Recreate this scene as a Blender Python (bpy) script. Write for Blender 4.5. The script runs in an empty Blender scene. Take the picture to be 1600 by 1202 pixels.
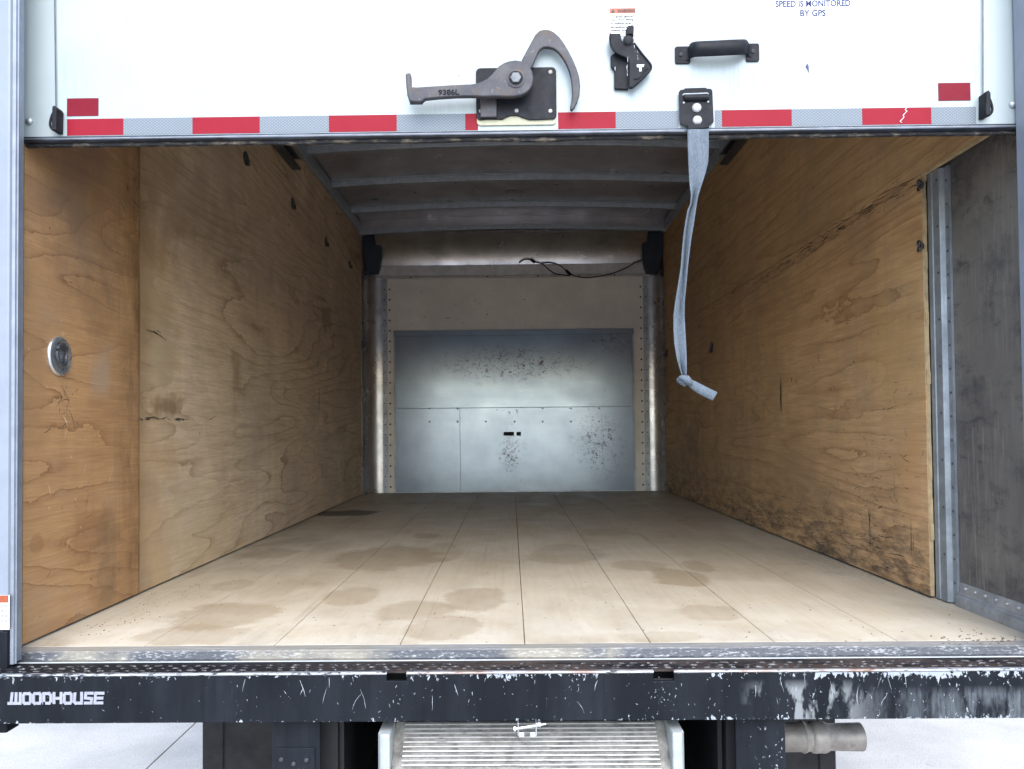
import bpy, bmesh, math, random
from mathutils import Vector, Matrix, noise as mnoise

sc = bpy.context.scene
rnd = random.Random(11)

# ------------------------------------------------------------------ camera
FPX = 1202.0
cam = bpy.data.objects.new('camera', bpy.data.cameras.new('camera'))
sc.collection.objects.link(cam)
cam.data.sensor_width = 36
cam.data.lens = 36 * FPX / 1600
cam.data.shift_x = 0.00907
cam.data.shift_y = 0.02674
cam.data.clip_start = 0.02
cam.data.clip_end = 3000
CAMLOC = Vector((0, 0, 1.36))
CR = (Matrix.Rotation(0.0102, 3, 'Z') @ Matrix.Rotation(math.pi / 2 + 0.0219, 3, 'X') @ Matrix.Rotation(-0.0095, 3, 'Z'))
cam.matrix_world = Matrix.Translation(CAMLOC) @ CR.to_4x4()
sc.camera = cam

# ------------------------------------------------------------------ light
SUN_EL, SUN_AZ = math.radians(48), math.radians(172)   # high, behind the photographer, veiled by cloud
world = bpy.data.worlds.new('World')
sc.world = world
world.use_nodes = True
wn = world.node_tree
sky = wn.nodes.new('ShaderNodeTexSky')
sky.sky_type = 'NISHITA'
sky.sun_disc = False
sky.sun_elevation = SUN_EL
sky.sun_rotation = SUN_AZ
sky.dust_density = 1.2
sky.air_density = 1.0
sky.ozone_density = 1.0
bg = wn.nodes['Background']
wn.links.new(sky.outputs[0], bg.inputs[0])
bg.inputs[1].default_value = 0.13
sl = bpy.data.lights.new('sun', 'SUN')
sl.energy = 0.85
sl.angle = math.radians(70)
sl.color = (1.0, 0.965, 0.91)
so = bpy.data.objects.new('sun', sl)
sc.collection.objects.link(so)
sdir = Vector((math.sin(SUN_AZ) * math.cos(SUN_EL), math.cos(SUN_AZ) * math.cos(SUN_EL), math.sin(SUN_EL)))
so.location = sdir * 30
so.rotation_euler = (-sdir).to_track_quat('-Z', 'Y').to_euler()
sc.view_settings.view_transform = 'Standard'
sc.view_settings.look = 'None'
sc.view_settings.exposure = 2.22
sc.view_settings.gamma = 1.0
sc.render.engine = 'CYCLES'
sc.cycles.use_denoising = True
sc.cycles.max_bounces = 14
sc.cycles.diffuse_bounces = 9
sc.cycles.glossy_bounces = 6
sc.cycles.sample_clamp_indirect = 8

# ------------------------------------------------------------------ helpers
def at(u, v, ax, val):
    """point on the plane ax = val that the camera sees at photograph pixel u, v"""
    d = CR @ Vector(((u - 785.49) / FPX, -(v - 643.79) / FPX, -1))
    i = 'xyz'.index(ax)
    return CAMLOC + d * ((val - CAMLOC[i]) / d[i])

WL = {}
def wloc(o):
    return WL.get(o, Vector((0, 0, 0))) if o else Vector((0, 0, 0))

def empty(name, loc, label, cat, group=None, parent=None):
    o = bpy.data.objects.new(name, None)
    sc.collection.objects.link(o)
    o.location = loc
    o.empty_display_size = 0.1
    WL[o] = Vector(loc)
    o['label'] = label
    o['category'] = cat
    if group: o['group'] = group
    return o

def obj(name, bm, mat, parent=None, bevel=0, seg=2, smooth=None, label=None, kind=None, cat=None, group=None, recalc=True, origin=None):
    if recalc: bmesh.ops.recalc_face_normals(bm, faces=bm.faces[:])
    xs = [v.co for v in bm.verts]
    lo = Vector((min(c.x for c in xs), min(c.y for c in xs), min(c.z for c in xs)))
    hi = Vector((max(c.x for c in xs), max(c.y for c in xs), max(c.z for c in xs)))
    org = Vector(origin) if origin else Vector(((lo.x + hi.x) / 2, (lo.y + hi.y) / 2, lo.z))
    for v in bm.verts: v.co -= org
    me = bpy.data.meshes.new(name)
    bm.to_mesh(me); bm.free()
    for m in (mat if isinstance(mat, (list, tuple)) else [mat]):
        me.materials.append(m)
    if smooth is not None:
        for p in me.polygons: p.use_smooth = True
        me.set_sharp_from_angle(angle=math.radians(smooth))
    o = bpy.data.objects.new(name, me)
    sc.collection.objects.link(o)
    WL[o] = org
    if parent: o.parent = parent
    o.location = org - wloc(parent)
    if bevel:
        b = o.modifiers.new('bevel', 'BEVEL')
        b.width = bevel; b.segments = seg; b.limit_method = 'ANGLE'; b.angle_limit = math.radians(35)
        if smooth is None:
            for p in me.polygons: p.use_smooth = False
    if label: o['label'] = label
    if kind: o['kind'] = kind
    if cat: o['category'] = cat
    if group: o['group'] = group
    return o

def clone(o, wl, parent=None):
    c = o.copy()
    sc.collection.objects.link(c)
    c.parent = parent
    WL[c] = Vector(wl)
    c.location = WL[c] - wloc(parent)
    return c

def box(bm, x0, x1, y0, y1, z0, z1):
    vs = [bm.verts.new((x, y, z)) for x in (x0, x1) for y in (y0, y1) for z in (z0, z1)]
    for f in ((0, 1, 3, 2), (4, 6, 7, 5), (0, 4, 5, 1), (2, 3, 7, 6), (0, 2, 6, 4), (1, 5, 7, 3)):
        bm.faces.new([vs[i] for i in f])
    return bm

def BX(*a):
    bm = bmesh.new()
    return box(bm, *a)

def prism(bm, pts, a0, a1, ax='y'):
    """extrude the 2-D outline pts along an axis; y: (x,z)  x: (y,z)  z: (x,y)"""
    def P(p, a):
        return {'y': (p[0], a, p[1]), 'x': (a, p[0], p[1]), 'z': (p[0], p[1], a)}[ax]
    A = [bm.verts.new(P(p, a0)) for p in pts]
    B = [bm.verts.new(P(p, a1)) for p in pts]
    n = len(pts)
    bm.faces.new(A); bm.faces.new(B[::-1])
    for i in range(n):
        bm.faces.new((A[i], B[i], B[(i + 1) % n], A[(i + 1) % n]))
    return bm

def lathe(bm, prof, c, axis='y', seg=24):
    """profile of (radius, distance along axis) around centre c"""
    c = Vector(c); rings = []
    for r, h in prof:
        ring = []
        for k in range(seg):
            a = 2 * math.pi * k / seg
            p = {'y': (r * math.cos(a), h, r * math.sin(a)), 'x': (h, r * math.cos(a), r * math.sin(a)), 'z': (r * math.cos(a), r * math.sin(a), h)}[axis]
            ring.append(bm.verts.new(c + Vector(p)))
        rings.append(ring)
    for A, B in zip(rings, rings[1:]):
        for k in range(seg):
            bm.faces.new((A[k], B[k], B[(k + 1) % seg], A[(k + 1) % seg]))
    for R in (rings[0], rings[-1]):
        try: bm.faces.new(R)
        except Exception: pass
    return bm

def tube(bm, pts, r, seg=8, closed=False):
    pts = [Vector(p) for p in pts]; n = len(pts); rings = []
    up = Vector((0.13, 0.31, 0.94)).normalized()
    for i, p in enumerate(pts):
        if closed: t = pts[(i + 1) % n] - pts[i - 1]
        else: t = pts[min(i + 1, n - 1)] - pts[max(i - 1, 0)]
        t.normalize()
        a = t.cross(up)
        if a.length < 1e-3: a = t.cross(Vector((1, 0, 0)))
        a.normalize(); b = t.cross(a)
        rr = r[i] if isinstance(r, (list, tuple)) else r
        rings.append([bm.verts.new(p + a * rr * math.cos(2 * math.pi * k / seg) + b * rr * math.sin(2 * math.pi * k / seg)) for k in range(seg)])
    m = n if closed else n - 1
    for i in range(m):
        A, B = rings[i], rings[(i + 1) % n]
        for k in range(seg):
            bm.faces.new((A[k], A[(k + 1) % seg], B[(k + 1) % seg], B[k]))
    if not closed:
        bm.faces.new(rings[0]); bm.faces.new(rings[-1][::-1])
    return bm

def spline(pts, n=6):
    P = [Vector(p) for p in pts]; out = []
    for i in range(len(P) - 1):
        p0, p1, p2, p3 = P[max(i - 1, 0)], P[i], P[i + 1], P[min(i + 2, len(P) - 1)]
        for k in range(n):
            t = k / n
            out.append(0.5 * ((2 * p1) + (p2 - p0) * t + (2 * p0 - 5 * p1 + 4 * p2 - p3) * t * t + (3 * p1 - p0 - 3 * p2 + p3) * t ** 3))
    out.append(P[-1])
    return out

def text_bm(s, width, height, cx, cz, y, ext=0.0004, bold=0.0, spacing=1.0):
    cu = bpy.data.curves.new('lettering', 'FONT')
    cu.body = s; cu.align_x = 'CENTER'; cu.extrude = 0.0; cu.offset = bold; cu.space_character = spacing
    cu.resolution_u = 3
    to = bpy.data.objects.new('lettering', cu)
    sc.collection.objects.link(to)
    bpy.context.view_layer.update()
    me = bpy.data.meshes.new_from_object(to.evaluated_get(bpy.context.evaluated_depsgraph_get()))
    bpy.data.objects.remove(to)
    bm = bmesh.new(); bm.from_mesh(me); bpy.data.meshes.remove(me)
    xs = [v.co.x for v in bm.verts]; zs = [v.co.y for v in bm.verts]
    sx = width / (max(xs) - min(xs)); sz = height / (max(zs) - min(zs)) if height else sx
    mx, mz = (max(xs) + min(xs)) / 2, (max(zs) + min(zs)) / 2
    for v in bm.verts:
        v.co = Vector((cx + (v.co.x - mx) * sx, y, cz + (v.co.y - mz) * sz))
    r = bmesh.ops.extrude_face_region(bm, geom=bm.faces[:])
    for g in r['geom']:
        if isinstance(g, bmesh.types.BMVert): g.co.y -= ext
    return bm

def scratches(bm, fn, n, cen, spread, length, width, ang=(0, 6.28), off=0.0006, curve=0.25, seg=4, power=1.0):
    """thin marks lying on a surface; fn(a, b, off) -> world point"""
    for _ in range(n):
        a = cen[0] + rnd.gauss(0, 1) * spread[0]; b = cen[1] + rnd.gauss(0, 1) * spread[1]
        L = rnd.uniform(*length) * (rnd.random() ** power); w = rnd.uniform(*width)
        th = rnd.uniform(*ang); cv = rnd.uniform(-curve, curve)
        prev = None
        x, y = a, b
        for k in range(seg + 1):
            t = k / seg
            ww = w * (1 - abs(2 * t - 1) ** 2 * 0.8) * rnd.uniform(0.6, 1.2)
            nx, ny = -math.sin(th), math.cos(th)
            o = off + rnd.random() * 0.0003
            cur = (bm.verts.new(fn(x + nx * ww / 2, y + ny * ww / 2, o)), bm.verts.new(fn(x - nx * ww / 2, y - ny * ww / 2, o)))
            if prev: bm.faces.new((prev[0], cur[0], cur[1], prev[1]))
            prev = cur
            x += math.cos(th) * L / seg; y += math.sin(th) * L / seg
            th += cv + rnd.uniform(-0.15, 0.15)
    return bm

def clip(bm, lo, hi):
    """drop the faces of a decal that reach past the surface they lie on"""
    bad = {f for v in bm.verts if any(v.co[i] < lo[i] or v.co[i] > hi[i] for i in range(3)) for f in v.link_faces}
    bmesh.ops.delete(bm, geom=list(bad), context='FACES')
    return bm

# ------------------------------------------------------------------ materials
class Mat:
    def __init__(s, name, col=(0.5, 0.5, 0.5), rough=0.5, metal=0.0, spec=0.5):
        s.m = bpy.data.materials.new(name); s.m.use_nodes = True
        s.t = s.m.node_tree; s.b = s.t.nodes['Principled BSDF']
        s.set('Base Color', col if not isinstance(col, tuple) else (*col, 1))
        s.set('Roughness', rough); s.set('Metallic', metal); s.set('Specular IOR Level', spec)
        g = s.t.nodes.new('ShaderNodeNewGeometry'); s.pos = g.outputs['Position']; s.geo = g
        sx = s.t.nodes.new('ShaderNodeSeparateXYZ'); s.t.links.new(s.pos, sx.inputs[0])
        s.x, s.y, s.z = sx.outputs
    def put(s, sock, v):
        if isinstance(v, bpy.types.NodeSocket): s.t.links.new(v, sock)
        else:
            if isinstance(v, tuple) and len(v) == 3 and sock.type == 'RGBA': v = (*v, 1)
            sock.default_value = v
    def set(s, n, v): s.put(s.b.inputs[n], v)
    def vec(s, sx, sy, sz, off=(0, 0, 0)):
        n = s.t.nodes.new('ShaderNodeVectorMath'); n.operation = 'MULTIPLY_ADD'
        s.t.links.new(s.pos, n.inputs[0]); n.inputs[1].default_value = (sx, sy, sz); n.inputs[2].default_value = off
        return n.outputs[0]
    def noise(s, scale, vec=None, detail=4, rough=0.55, dist=0.0):
        n = s.t.nodes.new('ShaderNodeTexNoise')
        s.t.links.new(vec or s.pos, n.inputs['Vector'])
        n.inputs['Scale'].default_value = scale; n.inputs['Detail'].default_value = detail
        n.inputs['Roughness'].default_value = rough; n.inputs['Distortion'].default_value = dist
        return n.outputs['Fac']
    def voro(s, scale, vec=None, feature='F1'):
        n = s.t.nodes.new('ShaderNodeTexVoronoi'); n.feature = feature
        s.t.links.new(vec or s.pos, n.inputs['Vector']); n.inputs['Scale'].default_value = scale
        return n.outputs['Distance']
    def math(s, op, a, b=0.0, clamp=False):
        n = s.t.nodes.new('ShaderNodeMath'); n.operation = op; n.use_clamp = clamp
        s.put(n.inputs[0], a); s.put(n.inputs[1], b)
        return n.outputs[0]
    def mr(s, v, a, b, c=0.0, d=1.0):
        n = s.t.nodes.new('ShaderNodeMapRange'); n.clamp = True
        s.put(n.inputs[0], v)
        for i, k in enumerate((a, b, c, d)): n.inputs[i + 1].default_value = k
        return n.outputs[0]
    def mix(s, f, a, b, mode='MIX'):
        n = s.t.nodes.new('ShaderNodeMix'); n.data_type = 'RGBA'; n.blend_type = mode
        s.put(n.inputs[0], f); s.put(n.inputs[6], a); s.put(n.inputs[7], b)
        return n.outputs[2]
    def mul(s, *a):
        r = a[0]
        for k in a[1:]: r = s.math('MULTIPLY', r, k)
        return r
    def blob(s, c, r, soft=0.35, wob=0.25, wscale=9):
        """soft-edged irregular patch round c with radii r"""
        nz = s.t.nodes.new('ShaderNodeTexNoise'); s.t.links.new(s.pos, nz.inputs['Vector'])
        nz.inputs['Scale'].default_value = wscale; nz.inputs['Detail'].default_value = 7; nz.inputs['Roughness'].default_value = 0.62
        sub = s.t.nodes.new('ShaderNodeVectorMath'); sub.operation = 'SUBTRACT'
        s.t.links.new(s.pos, sub.inputs[0]); sub.inputs[1].default_value = c
        div = s.t.nodes.new('ShaderNodeVectorMath'); div.operation = 'DIVIDE'
        s.t.links.new(sub.outputs[0], div.inputs[0]); div.inputs[1].default_value = r
        ln = s.t.nodes.new('ShaderNodeVectorMath'); ln.operation = 'LENGTH'
        s.t.links.new(div.outputs[0], ln.inputs[0])
        d = s.math('ADD', ln.outputs['Value'], s.math('MULTIPLY', s.math('SUBTRACT', nz.outputs['Fac'], 0.5), wob * 4))
        return s.mr(d, 1.0 - soft, 1.0, 1.0, 0.0)
    def bump(s, h, strength=0.3, dist=0.002):
        n = s.t.nodes.new('ShaderNodeBump'); n.inputs['Strength'].default_value = strength; n.inputs['Distance'].default_value = dist
        s.put(n.inputs['Height'], h); s.t.links.new(n.outputs[0], s.b.inputs['Normal'])
    def rand(s):
        return s.t.nodes.new('ShaderNodeObjectInfo').outputs['Random']

def plain(name, col, rough=0.5, metal=0.0, var=0.15, scale=30, spec=0.5, bump=0.0):
    m = Mat(name, col, rough, metal, spec)
    n = m.noise(scale, detail=5, rough=0.65)
    f = m.mr(n, 0.35, 0.65)
    m.set('Base Color', m.mix(f, tuple(c * (1 - var) for c in col), tuple(min(1, c * (1 + var)) for c in col)))
    m.set('Roughness', m.mr(m.noise(scale * 0.6, detail=4), 0.3, 0.7, max(0.04, rough - 0.1), min(1, rough + 0.1)))
    if bump: m.bump(m.noise(scale * 4, detail=4), bump, 0.001)
    return m.m

def plywood(name, base, dark, stains_shade=(), band=None, grime=None, axis_scale=(0.4, 3.0), seed=0.0, lines=13, fade=1.0):
    m = Mat(name, base, 0.62, 0, 0.3)
    ys, zs = axis_scale
    v = m.vec(0, ys, zs, (seed, seed * 0.7, seed * 1.3))
    n1 = m.math('ADD', m.noise(1.0, v, 2, 0.45, 0.25), m.math('ADD', m.math('MULTIPLY', m.noise(1.0, m.vec(0, 5, 16, (seed, 4, 4)), 4, 0.6), 0.035), m.math('MULTIPLY', m.noise(1.0, m.vec(0, 26, 60, (seed, 4, 4)), 3, 0.6), 0.008)))
    c = m.math('FRACT', m.math('MULTIPLY', n1, lines))
    ln = m.math('POWER', c, 10.0)
    patch = m.mr(m.noise(1.3, m.vec(0, 1, 1, (seed + 4, 2, 1)), 2), 0.34, 0.56)
    ln = m.mul(ln, patch, 0.9 * fade)
    body = m.math('MULTIPLY', c, 0.10)
    fib = m.noise(1.0, m.vec(1, 7, 190, (seed, 0, 0)), 4, 0.7)
    fibv = m.noise(1.0, m.vec(1, 3, 38, (seed, 3, 0)), 4, 0.6)
    big = m.noise(1.7, m.vec(0, 0.9, 1.0, (seed + 9, 0, 0)), 4, 0.6, 0.6)
    col = m.mix(m.mr(big, 0.3, 0.7), tuple(k * 1.13 for k in base), tuple(k * 0.74 for k in base))
    # vertical lighter/darker veneer strips
    strip = m.noise(1.0, m.vec(0, 5.5, 0.12, (seed, 5, 0)), 1)
    col = m.mix(m.mr(strip, 0.4, 0.62, 0, 0.25), col, tuple(k * 0.8 for k in base))
    col = m.mix(body, col, dark)
    col = m.mix(ln, col, dark)
    col = m.mix(m.mr(fib, 0.35, 0.72, 0, 0.45), col, dark)
    col = m.mix(m.mr(fibv, 0.48, 0.75, 0, 0.42), col, dark)
    # mottled darker blotches, rubbed grey-violet areas, old water runs
    mot = m.mr(m.noise(5.5, m.vec(0, 0.8, 1.1, (seed, 2, 6)), 6, 0.68, 0.5), 0.52, 0.74, 0, 0.42)
    col = m.mix(mot, col, tuple(k * 0.62 for k in base))
    vio = m.mr(m.noise(2.1, m.vec(0, 0.7, 1.0, (seed + 2, 7, 1)), 5, 0.6), 0.50, 0.68, 0, 0.38)
    col = m.mix(vio, col, (base[0] * 0.60, base[1] * 0.60, base[2] * 0.72))
    run = m.mul(m.mr(m.noise(1.0, m.vec(0, 16, 0.6, (seed, 1, 9)), 4, 0.65), 0.54, 0.66), m.mr(m.noise(3, m.vec(0, 1, 1, (seed, 3, 3)), 4), 0.4, 0.6), 0.35)
    col = m.mix(run, col, tuple(k * 0.55 for k in base))
    # grey handling wear and small dark specks
    wear = m.mr(m.noise(3.2, m.vec(1, 1, 1.2, (seed, 8, 3)), 6, 0.7), 0.52, 0.74, 0, 0.45)
    col = m.mix(wear, col, (0.27, 0.22, 0.165))
    speck = m.mr(m.noise(42, None, 3, 0.6), 0.70, 0.76, 0, 0.7)
    col = m.mix(speck, col, (0.07, 0.045, 0.03))
    pale = m.mr(m.noise(1.0, m.vec(1, 60, 14, (seed, 1, 1)), 5, 0.75), 0.68, 0.8, 0, 0.35)
    col = m.mix(pale, col, (0.55, 0.45, 0.33))
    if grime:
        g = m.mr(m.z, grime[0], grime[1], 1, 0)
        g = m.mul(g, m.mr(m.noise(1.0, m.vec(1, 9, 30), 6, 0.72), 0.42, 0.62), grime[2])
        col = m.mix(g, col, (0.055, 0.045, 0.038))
    for cc, rr, colr, amt, soft in stains_shade:
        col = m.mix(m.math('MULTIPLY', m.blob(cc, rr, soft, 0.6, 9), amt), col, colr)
    if band:
        y0, w, amt = band
        wob = m.math('ADD', m.y, m.math('MULTIPLY', m.math('SUBTRACT', m.noise(4.0, m.vec(0, 0.3, 1), 4), 0.5), 0.34))
        b1 = m.mul(m.mr(wob, y0 - w, y0 - w * 0.2), m.mr(m.y, y0, y0 + 0.012, 1, 0), m.mr(m.noise(1.0, m.vec(1, 14, 5), 6, 0.75), 0.34, 0.62), amt)
        b2 = m.mul(m.mr(wob, y0, y0 + w * 1.2, 1, 0), m.mr(m.y, y0 - 0.012, y0), amt * 0.45)
        col = m.mix(m.math('ADD', b1, b2, True), col, tuple(k * 0.6 for k in dark))
    m.set('Base Color', col)
    m.bump(m.math('ADD', m.math('MULTIPLY', fib, 0.6), m.math('MULTIPLY', ln, -0.6)), 0.25, 0.001)
    return m.m

def worn_black(name, chips=0.5, base=(0.0045, 0.006, 0.009), zt=None, xg=None, dusty=0.3, scratch=True):
    m = Mat(name, base, 0.5, 0, 0.13)
    dust = m.mr(m.noise(1.0, m.vec(9, 9, 2.2), 5, 0.65), 0.42, 0.75, 0, dusty)
    col = m.mix(dust, base, (0.017, 0.020, 0.026))
    streak = m.mr(m.noise(1.0, m.vec(70, 70, 3), 3, 0.6), 0.55, 0.72, 0, 0.35)
    col = m.mix(streak, col, (0.0015, 0.002, 0.003))
    thr = 0.775 - 0.1 * (chips - 0.5)
    n = m.noise(1.0, m.vec(120, 120, 75), 4, 0.62, 0.5)
    n2 = m.noise(1.0, m.vec(15, 15, 9), 3, 0.6)
    e = m.math('ADD', n, m.math('MULTIPLY', m.math('SUBTRACT', n2, 0.5), 0.5))
    if zt:      # more wear near an edge at height zt
        e = m.math('ADD', e, m.mul(m.mr(m.z, zt - 0.026, zt - 0.003, 0, 0.27), m.mr(m.noise(1.0, m.vec(7, 7, 1), 4, 0.7), 0.36, 0.62, 0.25, 1.15)))
        e = m.math('ADD', e, m.mr(m.z, zt - 0.106, zt - 0.092, 0.17, 0))
    if xg:      # more wear towards one end
        e = m.math('ADD', e, m.mr(m.x, xg[0], xg[1], 0, xg[2]))
    k = m.mr(e, thr, thr + 0.025)
    col = m.mix(m.math('MULTIPLY', k, 0.85), col, (0.34, 0.37, 0.40))
    if scratch:
        s1 = m.mr(m.noise(1.0, m.vec(240, 240, 11, (3, 3, 3)), 2, 0.5, 1.2), 0.76, 0.80, 0, 0.6)
        col = m.mix(s1, col, (0.2, 0.22, 0.25))
    m.set('Base Color', col)
    m.set('Roughness', m.mr(m.noise(20, None, 4), 0.3, 0.7, 0.42, 0.7))
    m.bump(m.math('ADD', m.math('MULTIPLY', k, -0.7), m.math('MULTIPLY', m.noise(150, None, 3), 0.3)), 0.35, 0.001)
    return m

ZF = 0.861                       # cargo floor
XL, XR, XS = -1.142, 1.199, 1.235  # left lining, right lining, bare right skin
YD = 1.78                        # outer face of the roller door
YW = 6.06                        # nose wall

def door_paint(name='white_door_paint'):
    m = Mat(name, (0.80, 0.81, 0.81), 0.34, 0, 0.5)
    c = m.mix(m.mr(m.noise(2.2, m.vec(1, 1, 0.5), 5, 0.6), 0.4, 0.75, 0, 0.5), (0.31, 0.355, 0.36), (0.27, 0.315, 0.325))
    c = m.mix(m.mr(m.noise(1.0, m.vec(45, 1, 2.5), 4, 0.6), 0.60, 0.80, 0, 0.30), c, (0.22, 0.255, 0.30))
    c = m.mix(m.mr(m.noise(38, m.vec(1, 1, 1.0), 2, 0.5), 0.765, 0.79, 0, 0.55), c, (0.30, 0.32, 0.33))
    # rub marks and runs below the fittings
    runs = m.mr(m.noise(1.0, m.vec(150, 1, 9), 5, 0.7), 0.40, 0.66)
    for (u, v), (rx, rz), a in (((1070, 128), (0.03, 0.05), .55), ((1168, 132), (0.055, 0.07), .7), ((1125, 120), (0.12, 0.05), .3), ((985, 150), (0.05, 0.05), .35),
                                ((118, 120), (0.05, 0.10), .45), ((1530, 90), (0.03, 0.16), .4), ((700, 170), (0.08, 0.02), .3), ((1262, 125), (0.03, 0.04), .35), ((930, 140), (0.05, 0.05), .3)):
        p = at(u, v, 'y', YD)
        c = m.mix(m.mul(m.blob((p.x, YD, p.z), (rx, 1, rz), 0.9, 0.3, 14), runs, a), c, (0.13, 0.15, 0.185))
    c = m.mix(m.mr(m.noise(1.0, m.vec(5, 1, 3, (4, 0, 2)), 6, 0.7), 0.5, 0.75, 0, 0.3), c, (0.2, 0.24, 0.27))
    m.set('Base Color', c)
    m.bump(m.math('ADD', m.noise(160, None, 3), m.math('MULTIPLY', m.noise(4, m.vec(1, 1, 0.5), 2), 6)), 0.05, 0.001)
    return m.m

M = {}
M['door'] = door_paint()
M['frame'] = plain('painted_frame', (0.19, 0.215, 0.26), 0.4, 0, 0.06, 9)
M['alu'] = plain('aluminium', (0.52, 0.54, 0.57), 0.38, 0.85, 0.18, 22, bump=0.05)
M['alu_dull'] = plain('dull_aluminium', (0.40, 0.42, 0.45), 0.5, 0.7, 0.22, 18, bump=0.08)
M['bow'] = plain('galvanised_steel', (0.40, 0.44, 0.48), 0.5, 0.6, 0.14, 25)
M['hardware'] = plain('black_hardware', (0.009, 0.010, 0.013), 0.5, 0.0, 0.35, 60, spec=0.16, bump=0.1)
M['rubber'] = plain('black_rubber', (0.006, 0.006, 0.007), 0.8, 0, 0.3, 30)
M['silver'] = plain('zinc_plating', (0.68, 0.70, 0.72), 0.3, 0.9, 0.1, 60)
M['dark_zinc'] = plain('dull_zinc', (0.085, 0.092, 0.10), 0.45, 0.7, 0.2, 60)
M['white_rivet'] = plain('white_rivet_head', (0.34, 0.34, 0.34), 0.5, 0, 0.08, 80)
M['cream'] = plain('cream_backing', (0.36, 0.345, 0.24), 0.6, 0, 0.1, 40)
M['ink_blue'] = plain('blue_ink', (0.012, 0.022, 0.105), 0.5, 0, 0.1, 50)
M['ink_black'] = plain('black_ink', (0.02, 0.02, 0.025), 0.5, 0, 0.1, 50)
M['ink_grey'] = plain('grey_ink', (0.20, 0.21, 0.23), 0.5, 0, 0.1, 50)
M['sticker'] = plain('white_vinyl', (0.60, 0.63, 0.63), 0.3, 0, 0.02, 20)
M['orange'] = plain('orange_vinyl', (0.27, 0.06, 0.022), 0.4, 0, 0.08, 60)
M['letter'] = plain('pale_raised_lettering', (0.25, 0.26, 0.30), 0.45, 0, 0.08, 60)
M['chassis'] = plain('black_chassis_paint', (0.004, 0.005, 0.007), 0.6, 0, 0.3, 12)
M['wire'] = plain('black_wire_sheath', (0.012, 0.012, 0.013), 0.45, 0, 0.2, 40)
M['scuff'] = plain('dark_scuff', (0.035, 0.028, 0.024), 0.7, 0, 0.4, 50)
M['scuff_brown'] = plain('brown_gouge', (0.10, 0.055, 0.028), 0.8, 0, 0.4, 50)
M['scuff_pale'] = plain('pale_gouge', (0.50, 0.38, 0.24), 0.8, 0, 0.2, 50)
M['chip'] = plain('bare_paint_chip', (0.34, 0.37, 0.40), 0.6, 0, 0.2, 90)

def tape(name, a, b, k=0.6):
    m = Mat(name, a, 0.45, 0, 0.12)
    s = 118.0
    p = m.math('ADD', m.math('MULTIPLY', m.x, s), m.math('MULTIPLY', m.z, s * 1.25))
    q = m.math('SUBTRACT', m.math('MULTIPLY', m.x, s), m.math('MULTIPLY', m.z, s * 1.25))
    def line(w): return m.mr(m.math('ABSOLUTE', m.math('SUBTRACT', m.math('FRACT', w), 0.5)), 0.10, 0.24, 1, 0)
    f = m.math('MAXIMUM', line(p), line(q))
    col = m.mix(m.math('MULTIPLY', f, k), a, b)
    col = m.mix(m.mr(m.noise(14, None, 5), 0.5, 0.8, 0, 0.35), col, tuple(c * 0.7 for c in a))
    m.set('Base Color', col)
    return m.m
M['tape_red'] = tape('red_reflective_tape', (0.20, 0.0045, 0.014), (0.25, 0.016, 0.03), 0.5)
M['tape_white'] = tape('silver_reflective_tape', (0.20, 0.22, 0.235), (0.095, 0.12, 0.155), 0.75)
M['reflector'] = plain('deep_red_reflector', (0.145, 0.0045, 0.014), 0.45, 0, 0.06, 30, spec=0.12)

def cast():
    m = Mat('forged_steel', (0.2, 0.19, 0.185), 0.55, 0.35, 0.5)
    c = m.mix(m.mr(m.noise(16, None, 5, 0.65), 0.38, 0.66), (0.034, 0.036, 0.044), (0.068, 0.066, 0.068))
    c = m.mix(m.mr(m.noise(30, None, 6, 0.72), 0.52, 0.64, 0, 0.8), c, (0.075, 0.045, 0.026))
    c = m.mix(m.mr(m.noise(70, None, 4, 0.7), 0.60, 0.68, 0, 0.6), c, (0.13, 0.125, 0.125))
    c = m.mix(m.mr(m.noise(9, m.vec(1, 1, 1, (3, 1, 2)), 4), 0.6, 0.68, 0, 0.8), c, (0.022, 0.024, 0.03))
    m.set('Base Color', c)
    m.bump(m.noise(110, None, 5, 0.65), 0.35, 0.001)
    return m.m
M['cast'] = cast()

def strap_mat():
    m = Mat('grey_blue_webbing', (0.23, 0.28, 0.34), 0.85, 0, 0.15)
    w = m.noise(1.0, m.vec(700, 200, 220), 2)
    c = m.mix(m.mr(w, 0.35, 0.65), (0.07, 0.088, 0.112), (0.125, 0.148, 0.172))
    c = m.mix(m.mr(m.noise(1.0, m.vec(60, 60, 12), 4), 0.5, 0.75, 0, 0.5), c, (0.18, 0.20, 0.22))
    m.set('Base Color', c); m.bump(w, 0.5, 0.001)
    return m.m
M['strap'] = strap_mat()

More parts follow.
